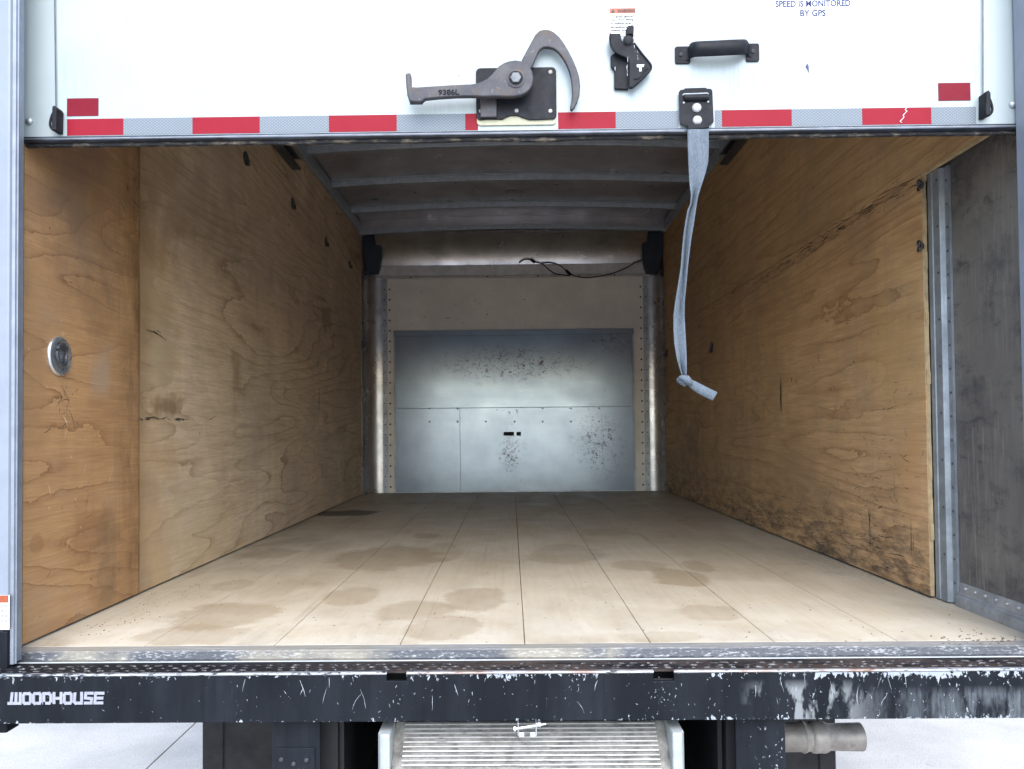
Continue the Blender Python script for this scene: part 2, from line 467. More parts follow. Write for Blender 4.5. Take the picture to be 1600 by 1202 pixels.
def floor_mat():
    m = Mat('laminated_floor_wood', (0.47, 0.39, 0.28), 0.55, 0, 0.35)
    r = m.rand()
    off = m.math('MULTIPLY', r, 37.0)
    g = m.noise(1.0, m.vec(55, 2.2, 1), 5, 0.65)
    big = m.noise(1.6, m.vec(1.4, 0.7, 1, (2, 5, 0)), 5, 0.62)
    c = m.mix(m.mr(big, 0.32, 0.68), (0.52, 0.455, 0.345), (0.42, 0.355, 0.25))
    c = m.mix(m.mr(g, 0.4, 0.75, 0, 0.28), c, (0.30, 0.225, 0.14))
    c = m.mix(m.mr(r, 0, 1, 0, 0.12), c, (0.36, 0.28, 0.19))
    # pale scuffed dust
    c = m.mix(m.mr(m.noise(3.5, m.vec(1, 0.6, 1, (7, 3, 0)), 6, 0.7), 0.5, 0.72, 0, 0.45), c, (0.55, 0.51, 0.42))
    traffic = m.mul(m.mr(m.y, 1.8, 2.5, 1, 0), m.mr(m.noise(7, None, 5, 0.65), 0.3, 0.6), 0.55)
    c = m.mix(traffic, c, (0.56, 0.53, 0.45))
    S = [(505, 700, 850, 893, .62), (640, 730, 846, 880, .4), (250, 445, 938, 985, .5), (200, 400, 975, 1008, .4), (500, 600, 915, 948, .42),
         (570, 720, 935, 972, .45), (690, 795, 914, 958, .5), (628, 760, 958, 1003, .45), (1012, 1108, 886, 919, .62), (945, 1045, 874, 893, .42),
         (1062, 1118, 875, 895, .5), (812, 955, 848, 882, .4), (1050, 1172, 943, 972, .42), (640, 690, 832, 842, .5), (380, 470, 855, 875, .45),
         (900, 1000, 825, 838, .3), (960, 1120, 985, 1003, .22), (330, 400, 905, 925, .35)]
    for u0, u1, v0, v1, a in S:
        p = at((u0 + u1) / 2, (v0 + v1) / 2, 'z', ZF)
        rx = abs(at(u1, (v0 + v1) / 2, 'z', ZF).x - at(u0, (v0 + v1) / 2, 'z', ZF).x) / 2
        ry = abs(at(u0, v0, 'z', ZF).y - at(u0, v1, 'z', ZF).y) / 2
        k = m.blob((p.x, p.y, ZF), (rx * 0.95, ry * 0.95, 1), 0.22, 0.30, 7)
        rim = m.mr(k, 0.0, 0.9)
        c = m.mix(m.math('MULTIPLY', rim, a * 0.85), c, (0.235, 0.17, 0.095))
    # smudged grey-brown dirt, heaviest along the left and at the front
    sm = m.noise(1.0, m.vec(4.5, 2.2, 1, (5, 9, 0)), 7, 0.7, 0.4)
    zone = m.math('MAXIMUM', m.mr(m.x, -1.1, -0.45, 1, 0.45), m.mr(m.y, 1.8, 1.95, 0.8, 0))
    c = m.mix(m.mul(m.mr(sm, 0.47, 0.66), zone, 0.6), c, (0.24, 0.185, 0.125))
    drag = m.mr(m.noise(1.0, m.vec(38, 1.2, 1, (2, 2, 0)), 4, 0.6, 0.8), 0.62, 0.70, 0, 0.35)
    c = m.mix(drag, c, (0.25, 0.20, 0.15))
    p = at(540, 802, 'z', ZF)
    c = m.mix(m.math('MULTIPLY', m.blob((p.x, p.y, ZF), (0.22, 0.18, 1), 0.25, 0.3, 9), 0.8), c, (0.045, 0.035, 0.03))
    # right-hand dusty drift
    p = at(1330, 880, 'z', ZF)
    c = m.mix(m.mul(m.blob((p.x, p.y, ZF), (0.22, 0.5, 1), 0.6, 0.3, 9), m.mr(m.noise(70, None, 4, 0.7), 0.4, 0.62), 0.55), c, (0.19, 0.165, 0.14))
    sp = m.mr(m.noise(75, m.vec(1, 0.7, 1), 3, 0.6), 0.69, 0.73, 0, 0.65)
    c = m.mix(sp, c, (0.10, 0.08, 0.06))
    m.set('Base Color', c)
    m.set('Roughness', m.mr(m.noise(6, None, 4), 0.3, 0.7, 0.45, 0.7))
    m.bump(g, 0.12, 0.001)
    return m.m
M['floor'] = floor_mat()

def side(u, v):
    p = at(u, v, 'x', XL); return (XL, p.y, p.z)
def sideR(u, v):
    p = at(u, v, 'x', XR); return (XR, p.y, p.z)
LB = side(218, 650)[1]
dk = (0.215, 0.13, 0.065)
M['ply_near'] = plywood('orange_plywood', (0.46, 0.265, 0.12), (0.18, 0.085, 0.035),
    [((XL,) + side(120, 270)[1:], (1, 0.36, 0.40), (0.185, 0.115, 0.075), .75, .9), ((XL,) + side(140, 830)[1:], (1, 0.1, 0.1), (0.20, 0.10, 0.045), .45, .5),  # first patch: dark panel top, part stain, part shade painted in
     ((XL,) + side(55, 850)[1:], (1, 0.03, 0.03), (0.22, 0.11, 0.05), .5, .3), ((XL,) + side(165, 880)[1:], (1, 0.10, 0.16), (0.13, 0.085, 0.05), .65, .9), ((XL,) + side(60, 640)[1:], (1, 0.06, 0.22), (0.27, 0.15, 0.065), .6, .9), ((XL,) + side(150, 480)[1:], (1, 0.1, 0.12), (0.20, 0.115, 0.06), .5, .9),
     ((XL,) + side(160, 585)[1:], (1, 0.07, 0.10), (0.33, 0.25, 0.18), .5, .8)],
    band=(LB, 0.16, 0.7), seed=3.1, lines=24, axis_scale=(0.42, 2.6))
M['ply_left'] = plywood('tan_plywood', (0.70, 0.535, 0.36), dk,
    [((XL, LB, 1.5), (1, 0.34, 4), (0.40, 0.255, 0.12), .75, 1.0), (side(320, 900), (1, 0.5, 0.35), (0.52, 0.38, 0.20), .5, .9), (side(262, 636), (1, 0.20, 0.05), (0.17, 0.095, 0.042), .7, .7), (side(370, 600), (1, 0.08, 0.16), (0.24, 0.14, 0.065), .5, .8),
     (side(510, 500), (1, 0.2, 0.10), (0.15, 0.08, 0.06), .55, .6), (side(300, 330), (1, 0.8, 0.25), (0.22, 0.15, 0.11), .4, .8),
     (side(300, 810), (1, 0.25, 0.2), (0.46, 0.37, 0.24), .45, .8), (side(250, 560), (1, 0.1, 0.16), (0.46, 0.37, 0.24), .4, .8)],
    band=(LB, 0.09, 0.9), seed=7.7, lines=22, axis_scale=(0.26, 2.0))
M['ply_right'] = plywood('amber_plywood', (0.62, 0.395, 0.20), (0.24, 0.125, 0.052),
    [(sideR(1400, 560), (1, 0.25, 0.22), (0.44, 0.265, 0.10), .5, .8), (sideR(1420, 720), (1, 0.1, 0.2), (0.45, 0.25, 0.09), .5, .8),
     (sideR(1220, 615), (1, 0.02, 0.09), (0.12, 0.065, 0.03), .7, .5), (sideR(1080, 690), (1, 0.4, 0.3), (0.12, 0.09, 0.065), .45, .8)],
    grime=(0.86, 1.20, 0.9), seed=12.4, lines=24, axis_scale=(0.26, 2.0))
M['ply_upper'] = plywood('brown_plywood', (0.62, 0.40, 0.20), (0.24, 0.13, 0.05), [], seed=21.0, lines=22, fade=0.8, axis_scale=(0.26, 2.0))
M['ply_edge'] = plain('plywood_edge', (0.40, 0.30, 0.17), 0.7, 0, 0.2, 40)

def steel_sheet():
    m = Mat('galvanised_kick_plate', (0.5, 0.55, 0.6), 0.22, 0.55, 0.5)
    br = m.noise(1.0, m.vec(2.5, 1, 150), 4, 0.6)
    c = m.mix(m.mr(m.noise(6, None, 5, 0.6), 0.35, 0.7), (0.33, 0.405, 0.50), (0.27, 0.335, 0.42))
    c = m.mix(m.mr(br, 0.4, 0.8, 0, 0.4), c, (0.27, 0.31, 0.35))
    p = at(935, 690, 'y', 6.0); q = at(795, 570, 'y', 6.0); r = at(800, 705, 'y', 6.0)
    dirt = m.noise(24, m.vec(1, 1, 1.3), 8, 0.8, 1.5)
    for pp, rr in ((p, (0.26, 1, 0.32)), (q, (0.62, 1, 0.18)), (r, (0.13, 1, 0.22)), (at(960, 535, 'y', 6.0), (0.2, 1, 0.1))):
        k = m.mul(m.blob(pp, rr, 0.7, 0.25, 5), m.mr(dirt, 0.535, 0.585), 0.9)
        c = m.mix(k, c, (0.025, 0.025, 0.03))
    m.set('Base Color', c)
    m.set('Roughness', m.mr(m.noise(3, m.vec(1, 1, 2), 4), 0.3, 0.7, 0.19, 0.26))
    m.bump(m.math('ADD', m.math('MULTIPLY', br, 0.35), m.math('MULTIPLY', m.noise(1.3, None, 1), 0.8)), 0.05, 0.003)
    return m.m
M['plate'] = steel_sheet()

def metal_dent(name, col, rough, metal, bumpk=0.25, s=3):
    m = Mat(name, col, rough, metal, 0.5)
    m.set('Base Color', m.mix(m.mr(m.noise(5, None, 6, 0.65), 0.35, 0.7), tuple(k * 1.1 for k in col), tuple(k * 0.7 for k in col)))
    m.set('Roughness', m.mr(m.noise(8, None, 4), 0.3, 0.7, rough - 0.06, rough + 0.1))
    if bumpk > 0.1: m.bump(m.noise(s, m.vec(1, 0.6, 1), 3), bumpk, 0.02)
    return m.m
M['roof'] = metal_dent('roof_sheet', (0.45, 0.43, 0.445), 0.32, 0.7, 0.22, 2.5)
M['nose'] = metal_dent('nose_sheet', (0.50, 0.49, 0.50), 0.2, 0.9, 0.03, 1.2)
M['corner'] = metal_dent('corner_sheet', (0.50, 0.50, 0.51), 0.28, 0.85, 0.02, 1.5)
M['tan'] = plain('beige_liner', (0.80, 0.755, 0.67), 0.6, 0, 0.10, 3)

def skin_mat():
    m = Mat('scuffed_grey_liner', (0.16, 0.16, 0.17), 0.5, 0.25, 0.4)
    c = m.mix(m.mr(m.noise(3, None, 5, 0.6), 0.35, 0.7), (0.205, 0.19, 0.17), (0.12, 0.112, 0.108))
    c = m.mix(m.mr(m.noise(1.0, m.vec(1, 45, 5), 5, 0.7), 0.55, 0.75, 0, 0.5), c, (0.27, 0.255, 0.23))
    c = m.mix(m.mr(m.noise(5, m.vec(1, 1, 1.6, (3, 3, 1)), 6, 0.75), 0.50, 0.68, 0, 0.8), c, (0.05, 0.05, 0.058))
    c = m.mix(m.mr(m.noise(1.0, m.vec(1, 9, 22, (1, 1, 5)), 5, 0.7, 0.6), 0.58, 0.68, 0, 0.6), c, (0.035, 0.035, 0.042))
    c = m.mix(m.mul(m.mr(m.noise(1.0, m.vec(1, 110, 8), 4, 0.7), 0.5, 0.72), m.mr(m.noise(2.5, None, 3), 0.4, 0.6), 0.55), c, (0.32, 0.305, 0.28))
    m.set('Base Color', c); m.bump(m.noise(30, None, 4), 0.1, 0.001)
    return m.m
M['skin'] = skin_mat()

def pipe_mat():
    m = Mat('weathered_exhaust_steel', (0.33, 0.30, 0.27), 0.55, 0.5, 0.5)
    c = m.mix(m.mr(m.noise(18, None, 5, 0.65), 0.35, 0.65), (0.33, 0.305, 0.28), (0.22, 0.20, 0.18))
    c = m.mix(m.mr(m.noise(40, None, 5, 0.7), 0.54, 0.66, 0, 0.4), c, (0.12, 0.085, 0.06))
    m.set('Base Color', c); m.bump(m.noise(90, None, 4), 0.04, 0.001)
    return m.m
M['pipe'] = pipe_mat()

def ramp_mat():
    m = Mat('dirty_ramp_aluminium', (0.55, 0.55, 0.53), 0.45, 0.7, 0.5)
    c = m.mix(m.mr(m.noise(1.0, m.vec(22, 40, 40), 5, 0.65), 0.5, 0.72, 0, 0.8), (0.40, 0.40, 0.39), (0.13, 0.12, 0.10))
    m.set('Base Color', c)
    return m.m
M['ramp'] = ramp_mat()
M['ramp_gap'] = plain('ramp_groove_dirt', (0.15, 0.145, 0.13), 0.75, 0.1, 0.5, 35)
M['ramp_white'] = plain('ramp_rail_paint', (0.30, 0.32, 0.315), 0.4, 0, 0.10, 30, bump=0.08)

def concrete():
    m = Mat('concrete', (0.5, 0.5, 0.5), 0.85, 0, 0.3)
    c = m.mix(m.mr(m.noise(2.2, None, 6, 0.65), 0.35, 0.68), (0.57, 0.535, 0.48), (0.41, 0.39, 0.355))
    c = m.mix(m.mr(m.noise(140, None, 4, 0.7), 0.42, 0.66, 0, 0.55), c, (0.22, 0.22, 0.22))
    c = m.mix(m.mr(m.noise(22, None, 3, 0.6), 0.71, 0.74, 0, 0.7), c, (0.12, 0.115, 0.105))
    m.set('Base Color', c); m.bump(m.noise(160, None, 4), 0.3, 0.003)
    return m.m
M['concrete'] = concrete()
M['joint'] = plain('joint_dirt', (0.10, 0.10, 0.095), 0.9, 0, 0.3, 20)

ZBT = at(800, 1049.3, 'y', 1.655).z         # top of the bumper
ZBB = at(800, 1127, 'y', 1.655).z
bm_ = worn_black('worn_black_bumper_paint', 0.6, zt=ZBT, xg=(0.1, 1.0, 0.10), dusty=0.75)
def right_scrapes(m):       # big bare scrape on the right end
    old = m.b.inputs['Base Color'].links[0].from_socket
    a = m.mul(m.mr(m.x, 0.66, 0.98), m.mr(m.z, ZBT - 0.035, ZBT - 0.055), m.mr(m.noise(1.0, m.vec(38, 38, 9), 5, 0.65), 0.42, 0.56), 0.5)
    c = m.mix(a, old, m.mix(m.mr(m.noise(1.0, m.vec(160, 160, 18), 4, 0.6), 0.4, 0.65), (0.17, 0.19, 0.21), (0.075, 0.085, 0.095)))
    b = m.mul(m.mr(m.noise(1.0, m.vec(17, 17, 7, (1, 4, 2)), 4, 0.62), 0.47, 0.53), m.mr(m.x, 0.48, 0.56), m.mr(m.x, 0.68, 0.78, 1, 0), m.mr(m.z, ZBT - 0.02, ZBT - 0.045), 0.55)
    c = m.mix(b, c, (0.30, 0.32, 0.33))
    m.set('Base Color', c)
right_scrapes(bm_)
M['bumper'] = bm_.m
def tread_mat():
    w = worn_black('worn_step_tread', 0.8, base=(0.008, 0.008, 0.010), dusty=0.5, scratch=False)
    old = w.b.inputs['Base Color'].links[0].from_socket
    rust = w.mul(w.mr(w.noise(9, w.vec(1, 3, 1), 5, 0.7), 0.38, 0.6), w.mr(w.x, -0.6, -0.1), 0.5)
    w.set('Base Color', w.mix(rust, old, (0.10, 0.07, 0.055)))
    return w.m
M['tread'] = tread_mat()
M['bracket'] = worn_black('worn_black_bracket_paint', 0.75, dusty=0.9).m
def sill_mat():
    m = Mat('scraped_sill', (0.5, 0.52, 0.55), 0.5, 0.3, 0.5)
    n = m.noise(1.0, m.vec(85, 260, 300), 4, 0.65, 0.3)
    patch = m.noise(1.0, m.vec(9, 40, 60), 4, 0.6)
    k = m.math('ADD', n, m.math('MULTIPLY', m.math('SUBTRACT', patch, 0.5), 0.5))
    c = m.mix(m.mr(k, 0.53, 0.66), (0.055, 0.06, 0.07), (0.28, 0.285, 0.285))
    edge = m.mr(m.y, 1.752, 1.764, 0, 1)
    pl = m.mix(m.mr(m.noise(1.0, m.vec(12, 120, 1), 5, 0.65), 0.35, 0.68), (0.42, 0.41, 0.375), (0.25, 0.25, 0.245))
    c = m.mix(m.math('MULTIPLY', edge, 0.92), c, pl)
    c = m.mix(m.mul(m.mr(m.noise(5, None, 4), 0.52, 0.65), 0.5), c, (0.33, 0.295, 0.22))
    m.set('Base Color', c); m.bump(n, 0.4, 0.002)
    return m.m
M['sill'] = sill_mat()

# ------------------------------------------------------------------ pavement
pav = obj('pavement', BX(-600, 600, -600, 600, -0.3, -0.03), M['joint'], kind='structure', label='pale concrete pavement under and around the truck')
xj = at(262, 1170, 'z', 0).x
slab = None
for i in range(-3, 3):
    for j in range(-2, 4):
        x0, y0 = xj + i * 4.6, -3.5 + j * 4.6
        if slab is None:
            slab = obj('concrete_slab', BX(x0 + 0.0025, x0 + 4.5975, y0 + 0.0025, y0 + 4.5975, -0.03, 0.0), M['concrete'], pav, bevel=0.002, seg=1)
            base0 = WL[slab] - Vector((i * 4.6, j * 4.6, 0))
        else:
            clone(slab, base0 + Vector((i * 4.6, j * 4.6, 0)), pav)
# concrete goes on beyond the jointed slabs
bm = bmesh.new()
ax0, ax1, ay0, ay1 = xj - 3 * 4.6, xj + 3 * 4.6, -3.5 - 2 * 4.6, -3.5 + 4 * 4.6
for r in ((-600, 600, -600, ay0), (-600, 600, ay1, 600), (-600, ax0, ay0, ay1), (ax1, 600, ay0, ay1)):
    box(bm, r[0], r[1], r[2], r[3], -0.03, 0.0)
obj('concrete_apron', bm, M['concrete'], pav)

# ------------------------------------------------------------------ truck
truck = empty('box_truck', (0.03, 3.9, 0), 'white box truck seen from behind with its plywood lined cargo box open', 'truck')
T = truck

# floor
fl = obj('cargo_floor', BX(-1.20, 1.26, 1.80, 6.12, ZF - 0.075, ZF - 0.032), M['chassis'], T)
seams = [-1.19] + [at(u, 1007, 'z', ZF).x for u in (230, 430, 625, 820, 1018, 1215, 1412)] + [1.245]
for a, b in zip(seams, seams[1:]):
    obj('floor_plank', BX(a + 0.0008, b - 0.0008, 1.798, 6.07, ZF - 0.03, ZF), M['floor'], fl, bevel=0.0012, seg=1)

# sill in front of the floor
bm = bmesh.new()
prism(bm, [(1.7965, ZF), (1.757, ZF + 0.001), (1.751, ZF - 0.004), (1.7475, 0.8445), (1.738, 0.843), (1.737, 0.8385), (1.7965, 0.8385)], -1.19, 1.245, 'x')
obj('door_sill', bm, M['sill'], T, smooth=30)
bm = bmesh.new()
prism(bm, [(1.7372, 0.8395), (1.7372, 0.8435), (1.7345, 0.8435), (1.733, 0.841), (1.7345, 0.8385)], -1.19, 1.245, 'x')
obj('sill_lip', bm, M['ramp_white'], T, smooth=30)

# left side wall
YN = 1.792
lw = obj('side_wall', BX(-1.205, -1.195, 1.73, 6.16, 0.80, 2.96), M['frame'], T, label='left wall of the cargo box, lined with plywood')
ys = [YN, side(187, 650)[1], LB, side(497, 650)[1], 6.055]
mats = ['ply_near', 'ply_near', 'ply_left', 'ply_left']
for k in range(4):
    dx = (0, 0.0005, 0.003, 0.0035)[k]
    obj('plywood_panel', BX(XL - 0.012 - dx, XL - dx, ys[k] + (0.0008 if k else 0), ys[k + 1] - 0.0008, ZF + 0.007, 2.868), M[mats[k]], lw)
bm = bmesh.new()
fnL = lambda a, b, o: Vector((XL + o, a, b))
def S2(u, v): return side(u, v)[1:]
scratches(bm, fnL, 16, S2(270, 655), (0.13, 0.0022), (0.03, 0.14), (0.002, 0.005), (-0.06, 0.06), 0.0006, 0.05)
scratches(bm, fnL, 8, S2(240, 518), (0.05, 0.006), (0.03, 0.09), (0.0015, 0.004), (-0.25, -0.02), 0.0006, 0.05)
scratches(bm, fnL, 5, S2(498, 640), (0.003, 0.05), (0.1, 0.3), (0.004, 0.010), (1.5, 1.64), 0.0006, 0.03)
scratches(bm, fnL, 10, S2(372, 590), (0.012, 0.09), (0.01, 0.06), (0.002, 0.004), (1.4, 1.7), 0.0006, 0.1)
scratches(bm, fnL, 14, S2(103, 640), (0.03, 0.03), (0.02, 0.08), (0.0008, 0.0016), (0, 6.28), 0.0005, 0.6)
scratches(bm, fnL, 5, S2(100, 625), (0.01, 0.008), (0.03, 0.06), (0.0012, 0.002), (0.3, 2.4), 0.0005, 0.3)
scratches(bm, fnL, 16, S2(110, 780), (0.08, 0.16), (0.01, 0.06), (0.0008, 0.002), (0.2, 1.2), 0.0005, 0.2)
scratches(bm, fnL, 5, S2(200, 300), (0.03, 0.03), (0.03, 0.10), (0.0015, 0.003), (-0.7, -0.4), 0.0006, 0.2)
scratches(bm, fnL, 40, S2(330, 480), (0.9, 0.4), (0.005, 0.03), (0.001, 0.003), (0, 6.28), 0.0005, 0.2)
clip(bm, (-9, YN, ZF + 0.01), (9, 6.03, 2.86))
obj('scuff_marks', bm, M['scuff'], lw, kind='stuff', recalc=False)
bm = bmesh.new()
scratches(bm, fnL, 24, S2(110, 760), (0.10, 0.24), (0.01, 0.05), (0.0012, 0.0035), (0.3, 2.6), 0.0004, 0.3)
scratches(bm, fnL, 3, S2(95, 520), (0.006, 0.004), (0.02, 0.04), (0.0012, 0.002), (-0.7, -0.5), 0.0004, 0.2)
scratches(bm, fnL, 5, S2(470, 345), (0.05, 0.05), (0.06, 0.12), (0.003, 0.006), (-1.5, -1.1), 0.0004, 0.3)
clip(bm, (-9, YN, ZF + 0.01), (9, 6.03, 2.86))
obj('pale_scratches', bm, M['scuff_pale'], lw, kind='stuff', recalc=False)

# recessed D ring cup close to the door
p = side(92, 557)
bm = bmesh.new()
lathe(bm, [(0.050, -0.001), (0.050, 0.003), (0.047, 0.0065), (0.041, 0.007), (0.034, 0.003), (0.026, 0.0008), (0.0, 0.0006)], p, 'x', 40)
cup = obj('tie_down_cup', bm, M['silver'], lw, smooth=50)
bm = bmesh.new()
tube(bm, [(XL + 0.007 + 0.004 * math.sin(a) ** 2, p[1] + 0.021 * math.cos(a), p[2] + 0.004 + 0.026 * math.sin(a)) for a in [2 * math.pi * k / 24 for k in range(24)]], 0.0042, 8, True)
box(bm, XL + 0.002, XL + 0.013, p[1] - 0.02, p[1] + 0.02, p[2] + 0.016, p[2] + 0.027)
lathe(bm, [(0.005, 0.001), (0.005, 0.006), (0.0, 0.007)], (XL, p[1] - 0.012, p[2] - 0.002), 'x', 10)
lathe(bm, [(0.005, 0.001), (0.005, 0.006), (0.0, 0.007)], (XL, p[1] + 0.010, p[2] - 0.012), 'x', 10)
# third level already: the ring is modelled as a neighbour piece of the cup in the wall
obj('tie_down_ring', bm, M['dark_zinc'], lw, smooth=40)

# small lashing rings
def lash_ring(sgn, X, y, z, parent, s=1.0):
    bm = bmesh.new()
    lathe(bm, [(0.033 * s, 0.0), (0.033 * s, sgn * 0.004), (0.026 * s, sgn * 0.006), (0.014 * s, sgn * 0.003), (0, sgn * 0.003)], (X, y, z), 'x', 20)
    tube(bm, [(X + sgn * (0.008 + 0.012 * s * math.sin(a / 2)), y + 0.018 * s * math.cos(a), z - 0.012 * s - 0.02 * s * math.sin(a)) for a in [math.pi * k / 10 for k in range(11)]], 0.004 * s, 6)
    return obj('lashing_ring', bm, M['dark_zinc'], parent, smooth=45)
for u, v in ((385, 248), (458, 318), (510, 378), (547, 413)):
    q = side(u, v); lash_ring(1, XL - 0.003, q[1], q[2], lw, 0.95)

# right side wall
rw = obj('side_wall', BX(XS, XS + 0.02, 1.73, 6.16, 0.80, 2.96), M['skin'], T, label='right wall of the cargo box with a bare grey bay next to the door')
PE = at(1446, 600, 'x', XR).y                 # rear edge of the lower lining
ZS = at(1446, 268, 'x', XR).z                 # height of the lower lining
yr2 = at(1160, 560, 'x', XR).y
obj('plywood_panel', BX(XR, XR + 0.013, PE, yr2 - 0.0008, ZF + 0.007, ZS - 0.001), M['ply_right'], rw)
obj('plywood_panel', BX(XR + 0.001, XR + 0.013, yr2 + 0.0008, 6.055, ZF + 0.007, ZS - 0.001), M['ply_right'], rw)
obj('plywood_panel', BX(XR - 0.0005, XR + 0.0125, 1.83, 4.25, ZS + 0.001, 2.868), M['ply_upper'], rw)
obj('plywood_panel', BX(XR + 0.0005, XR + 0.0125, 4.2516, 6.055, ZS + 0.001, 2.868), M['ply_upper'], rw)
bm = bmesh.new()
prev = None
box(bm, XR - 0.0012, XR + 0.0135, 1.83, PE + 0.01, ZS - 0.0035, ZS + 0.0008)
z = ZF + 0.007
while z < ZS - 0.02:
    h = rnd.uniform(0.02, 0.09); w = rnd.choice([0.001, 0.002, 0.003, 0.006])
    box(bm, XR + 0.0008 + rnd.random() * 0.003, XR + 0.0128, PE - w, PE - 0.0003, z, min(z + h, ZS - 0.003)); z += h
obj('panel_edge', bm, M['ply_edge'], rw)
# exposed wall post
ye = at(1487, 650, 'x', 1.222).y
bm = bmesh.new()
w = (PE - 0.006) - ye
Y0 = ye
prof = [(1.2340, Y0), (1.2270, Y0), (1.2270, Y0 + w * 0.24), (1.2225, Y0 + w * 0.26), (1.2185, Y0 + w * 0.30), (1.2145, Y0 + w * 0.32), (1.2135, Y0 + w * 0.66), (1.2165, Y0 + w * 0.69),
        (1.2165, Y0 + w * 0.74), (1.2135, Y0 + w * 0.77), (1.2135, Y0 + w), (1.2340, Y0 + w)]
prism(bm, prof, ZF + 0.004, ZS - 0.004, 'z')
post = obj('wall_post', bm, plain('grey_post_steel', (0.25, 0.275, 0.30), 0.5, 0.45, 0.2, 16), rw)
bm = bmesh.new()
for k in range(19):
    zz = ZF + 0.06 + k * 0.066
    lathe(bm, [(0.0036, 0), (0.0036, -0.0012), (0.0022, -0.0028), (0, -0.003)], (1.2270, Y0 + w * 0.11, zz), 'x', 8)
    if k % 2: lathe(bm, [(0.0036, 0), (0.0036, -0.0012), (0.0022, -0.0028), (0, -0.003)], (1.2142, Y0 + w * 0.42, zz + 0.01), 'x', 8)
obj('rivet_row', bm, M['dark_zinc'], rw, kind='stuff')
for v in (290, 385):
    q = at(1441, v, 'x', XR)
    bm = bmesh.new()
    tube(bm, [(XR - 0.005 - 0.006 * abs(math.sin(a)), q.y + 0.011 * math.cos(a), q.z + 0.015 * math.sin(a)) for a in [2 * math.pi * k / 16 for k in range(16)]], 0.0032, 6, True)
    lathe(bm, [(0.009, 0), (0.009, -0.004), (0.004, -0.006), (0, -0.006)], (XR + 0.001, q.y, q.z), 'x', 10)
    obj('lashing_ring', bm, M['dark_zinc'], rw, smooth=45)
for u, v in ((1042, 552), (1112, 543)):
    q = sideR(u, v); lash_ring(-1, XR + 0.0005, q[1], q[2], rw, 1.0)
# base rail with rivets in the bare bay
zr1 = at(1490, 906, 'x', XS).z
bm = bmesh.new()
prism(bm, [(XS - 0.001, ZF + 0.001), (XS - 0.016, ZF + 0.001), (XS - 0.014, ZF + 0.026), (XS - 0.008, ZF + 0.030), (XS - 0.0075, ZF + 0.035), (XS - 0.0042, ZF + 0.037), (XS - 0.0035, zr1 - 0.002), (XS - 0.001, zr1)], 1.735, ye - 0.004, 'y')
rail = obj('base_rail', bm, M['alu_dull'], rw)
bm = bmesh.new()
for k in range(9):
    lathe(bm, [(0.0055, 0), (0.005, -0.0025), (0.003, -0.004), (0, -0.0045)], (XS - 0.0042, 1.76 + k * 0.044, ZF + 0.052), 'x', 10)
obj('rivet_row', bm, M['alu'], rw, kind='stuff')
bm = bmesh.new()
fnR = lambda a, b, o: Vector((XR - o, a, b))
def R2(u, v): return sideR(u, v)[1:]
# dragged furniture line at the panel joint
A0, A1 = R2(1440, 268), R2(1118, 473)
for t in [k / 26 for k in range(27)]:
    yy = A0[0] + (A1[0] - A0[0]) * t ** 1.3
    dens = 3 + int(10 * math.exp(-((t - 0.45) / 0.28) ** 2))
    scratches(bm, fnR, dens, (yy, ZS - 0.018 + 0.010 * math.sin(t * 9)), (0.07, 0.014), (0.02, 0.16), (0.001, 0.0032), (-0.10, 0.10), 0.0007, 0.06)
for k in range(14):
    yy = 2.3 + rnd.random() * 1.9
    scratches(bm, fnR, 11, (yy, 0.94), (0.18, 0.045), (0.01, 0.16), (0.001, 0.0028), (-0.12, 0.12), 0.0006, 0.12)
scratches(bm, fnR, 110, (2.52, 1.07), (0.20, 0.10), (0.01, 0.08), (0.0009, 0.0024), (-0.6, 0.7), 0.0005, 0.4)
scratches(bm, fnR, 90, (2.43, 1.33), (0.11, 0.12), (0.008, 0.06), (0.0009, 0.0022), (-0.9, 0.6), 0.0005, 0.5)
scratches(bm, fnR, 4, R2(1360, 840), (0.005, 0.02), (0.10, 0.14), (0.002, 0.004), (1.5, 1.64), 0.0006, 0.03)
scratches(bm, fnR, 4, R2(1425, 860), (0.005, 0.02), (0.08, 0.12), (0.002, 0.004), (1.5, 1.64), 0.0006, 0.03)
scratches(bm, fnR, 90, (3.6, 1.4), (0.9, 0.35), (0.005, 0.04), (0.001, 0.003), (0, 6.28), 0.0005, 0.2)
scratches(bm, fnR, 60, (4.6, 1.2), (0.6, 0.2), (0.02, 0.14), (0.002, 0.005), (1.35, 1.8), 0.0005, 0.1)
clip(bm, (-9, PE + 0.004, ZF + 0.01), (9, 6.03, 2.86))
obj('scuff_marks', bm, M['scuff'], rw, kind='stuff', recalc=False)
bm = bmesh.new()
scratches(bm, fnR, 4, R2(1220, 600), (0.006, 0.01), (0.10, 0.18), (0.006, 0.014), (-1.62, -1.5), 0.0005, 0.05)
scratches(bm, fnR, 3, R2(1240, 600), (0.02, 0.02), (0.02, 0.05), (0.006, 0.01), (-1.62, -1.5), 0.0005, 0.05)
scratches(bm, fnR, 12, R2(1300, 640), (0.3, 0.2), (0.01, 0.03), (0.003, 0.006), (0, 3), 0.0005, 0.3)
obj('gouges', bm, M['scuff_brown'], rw, kind='stuff', recalc=False)
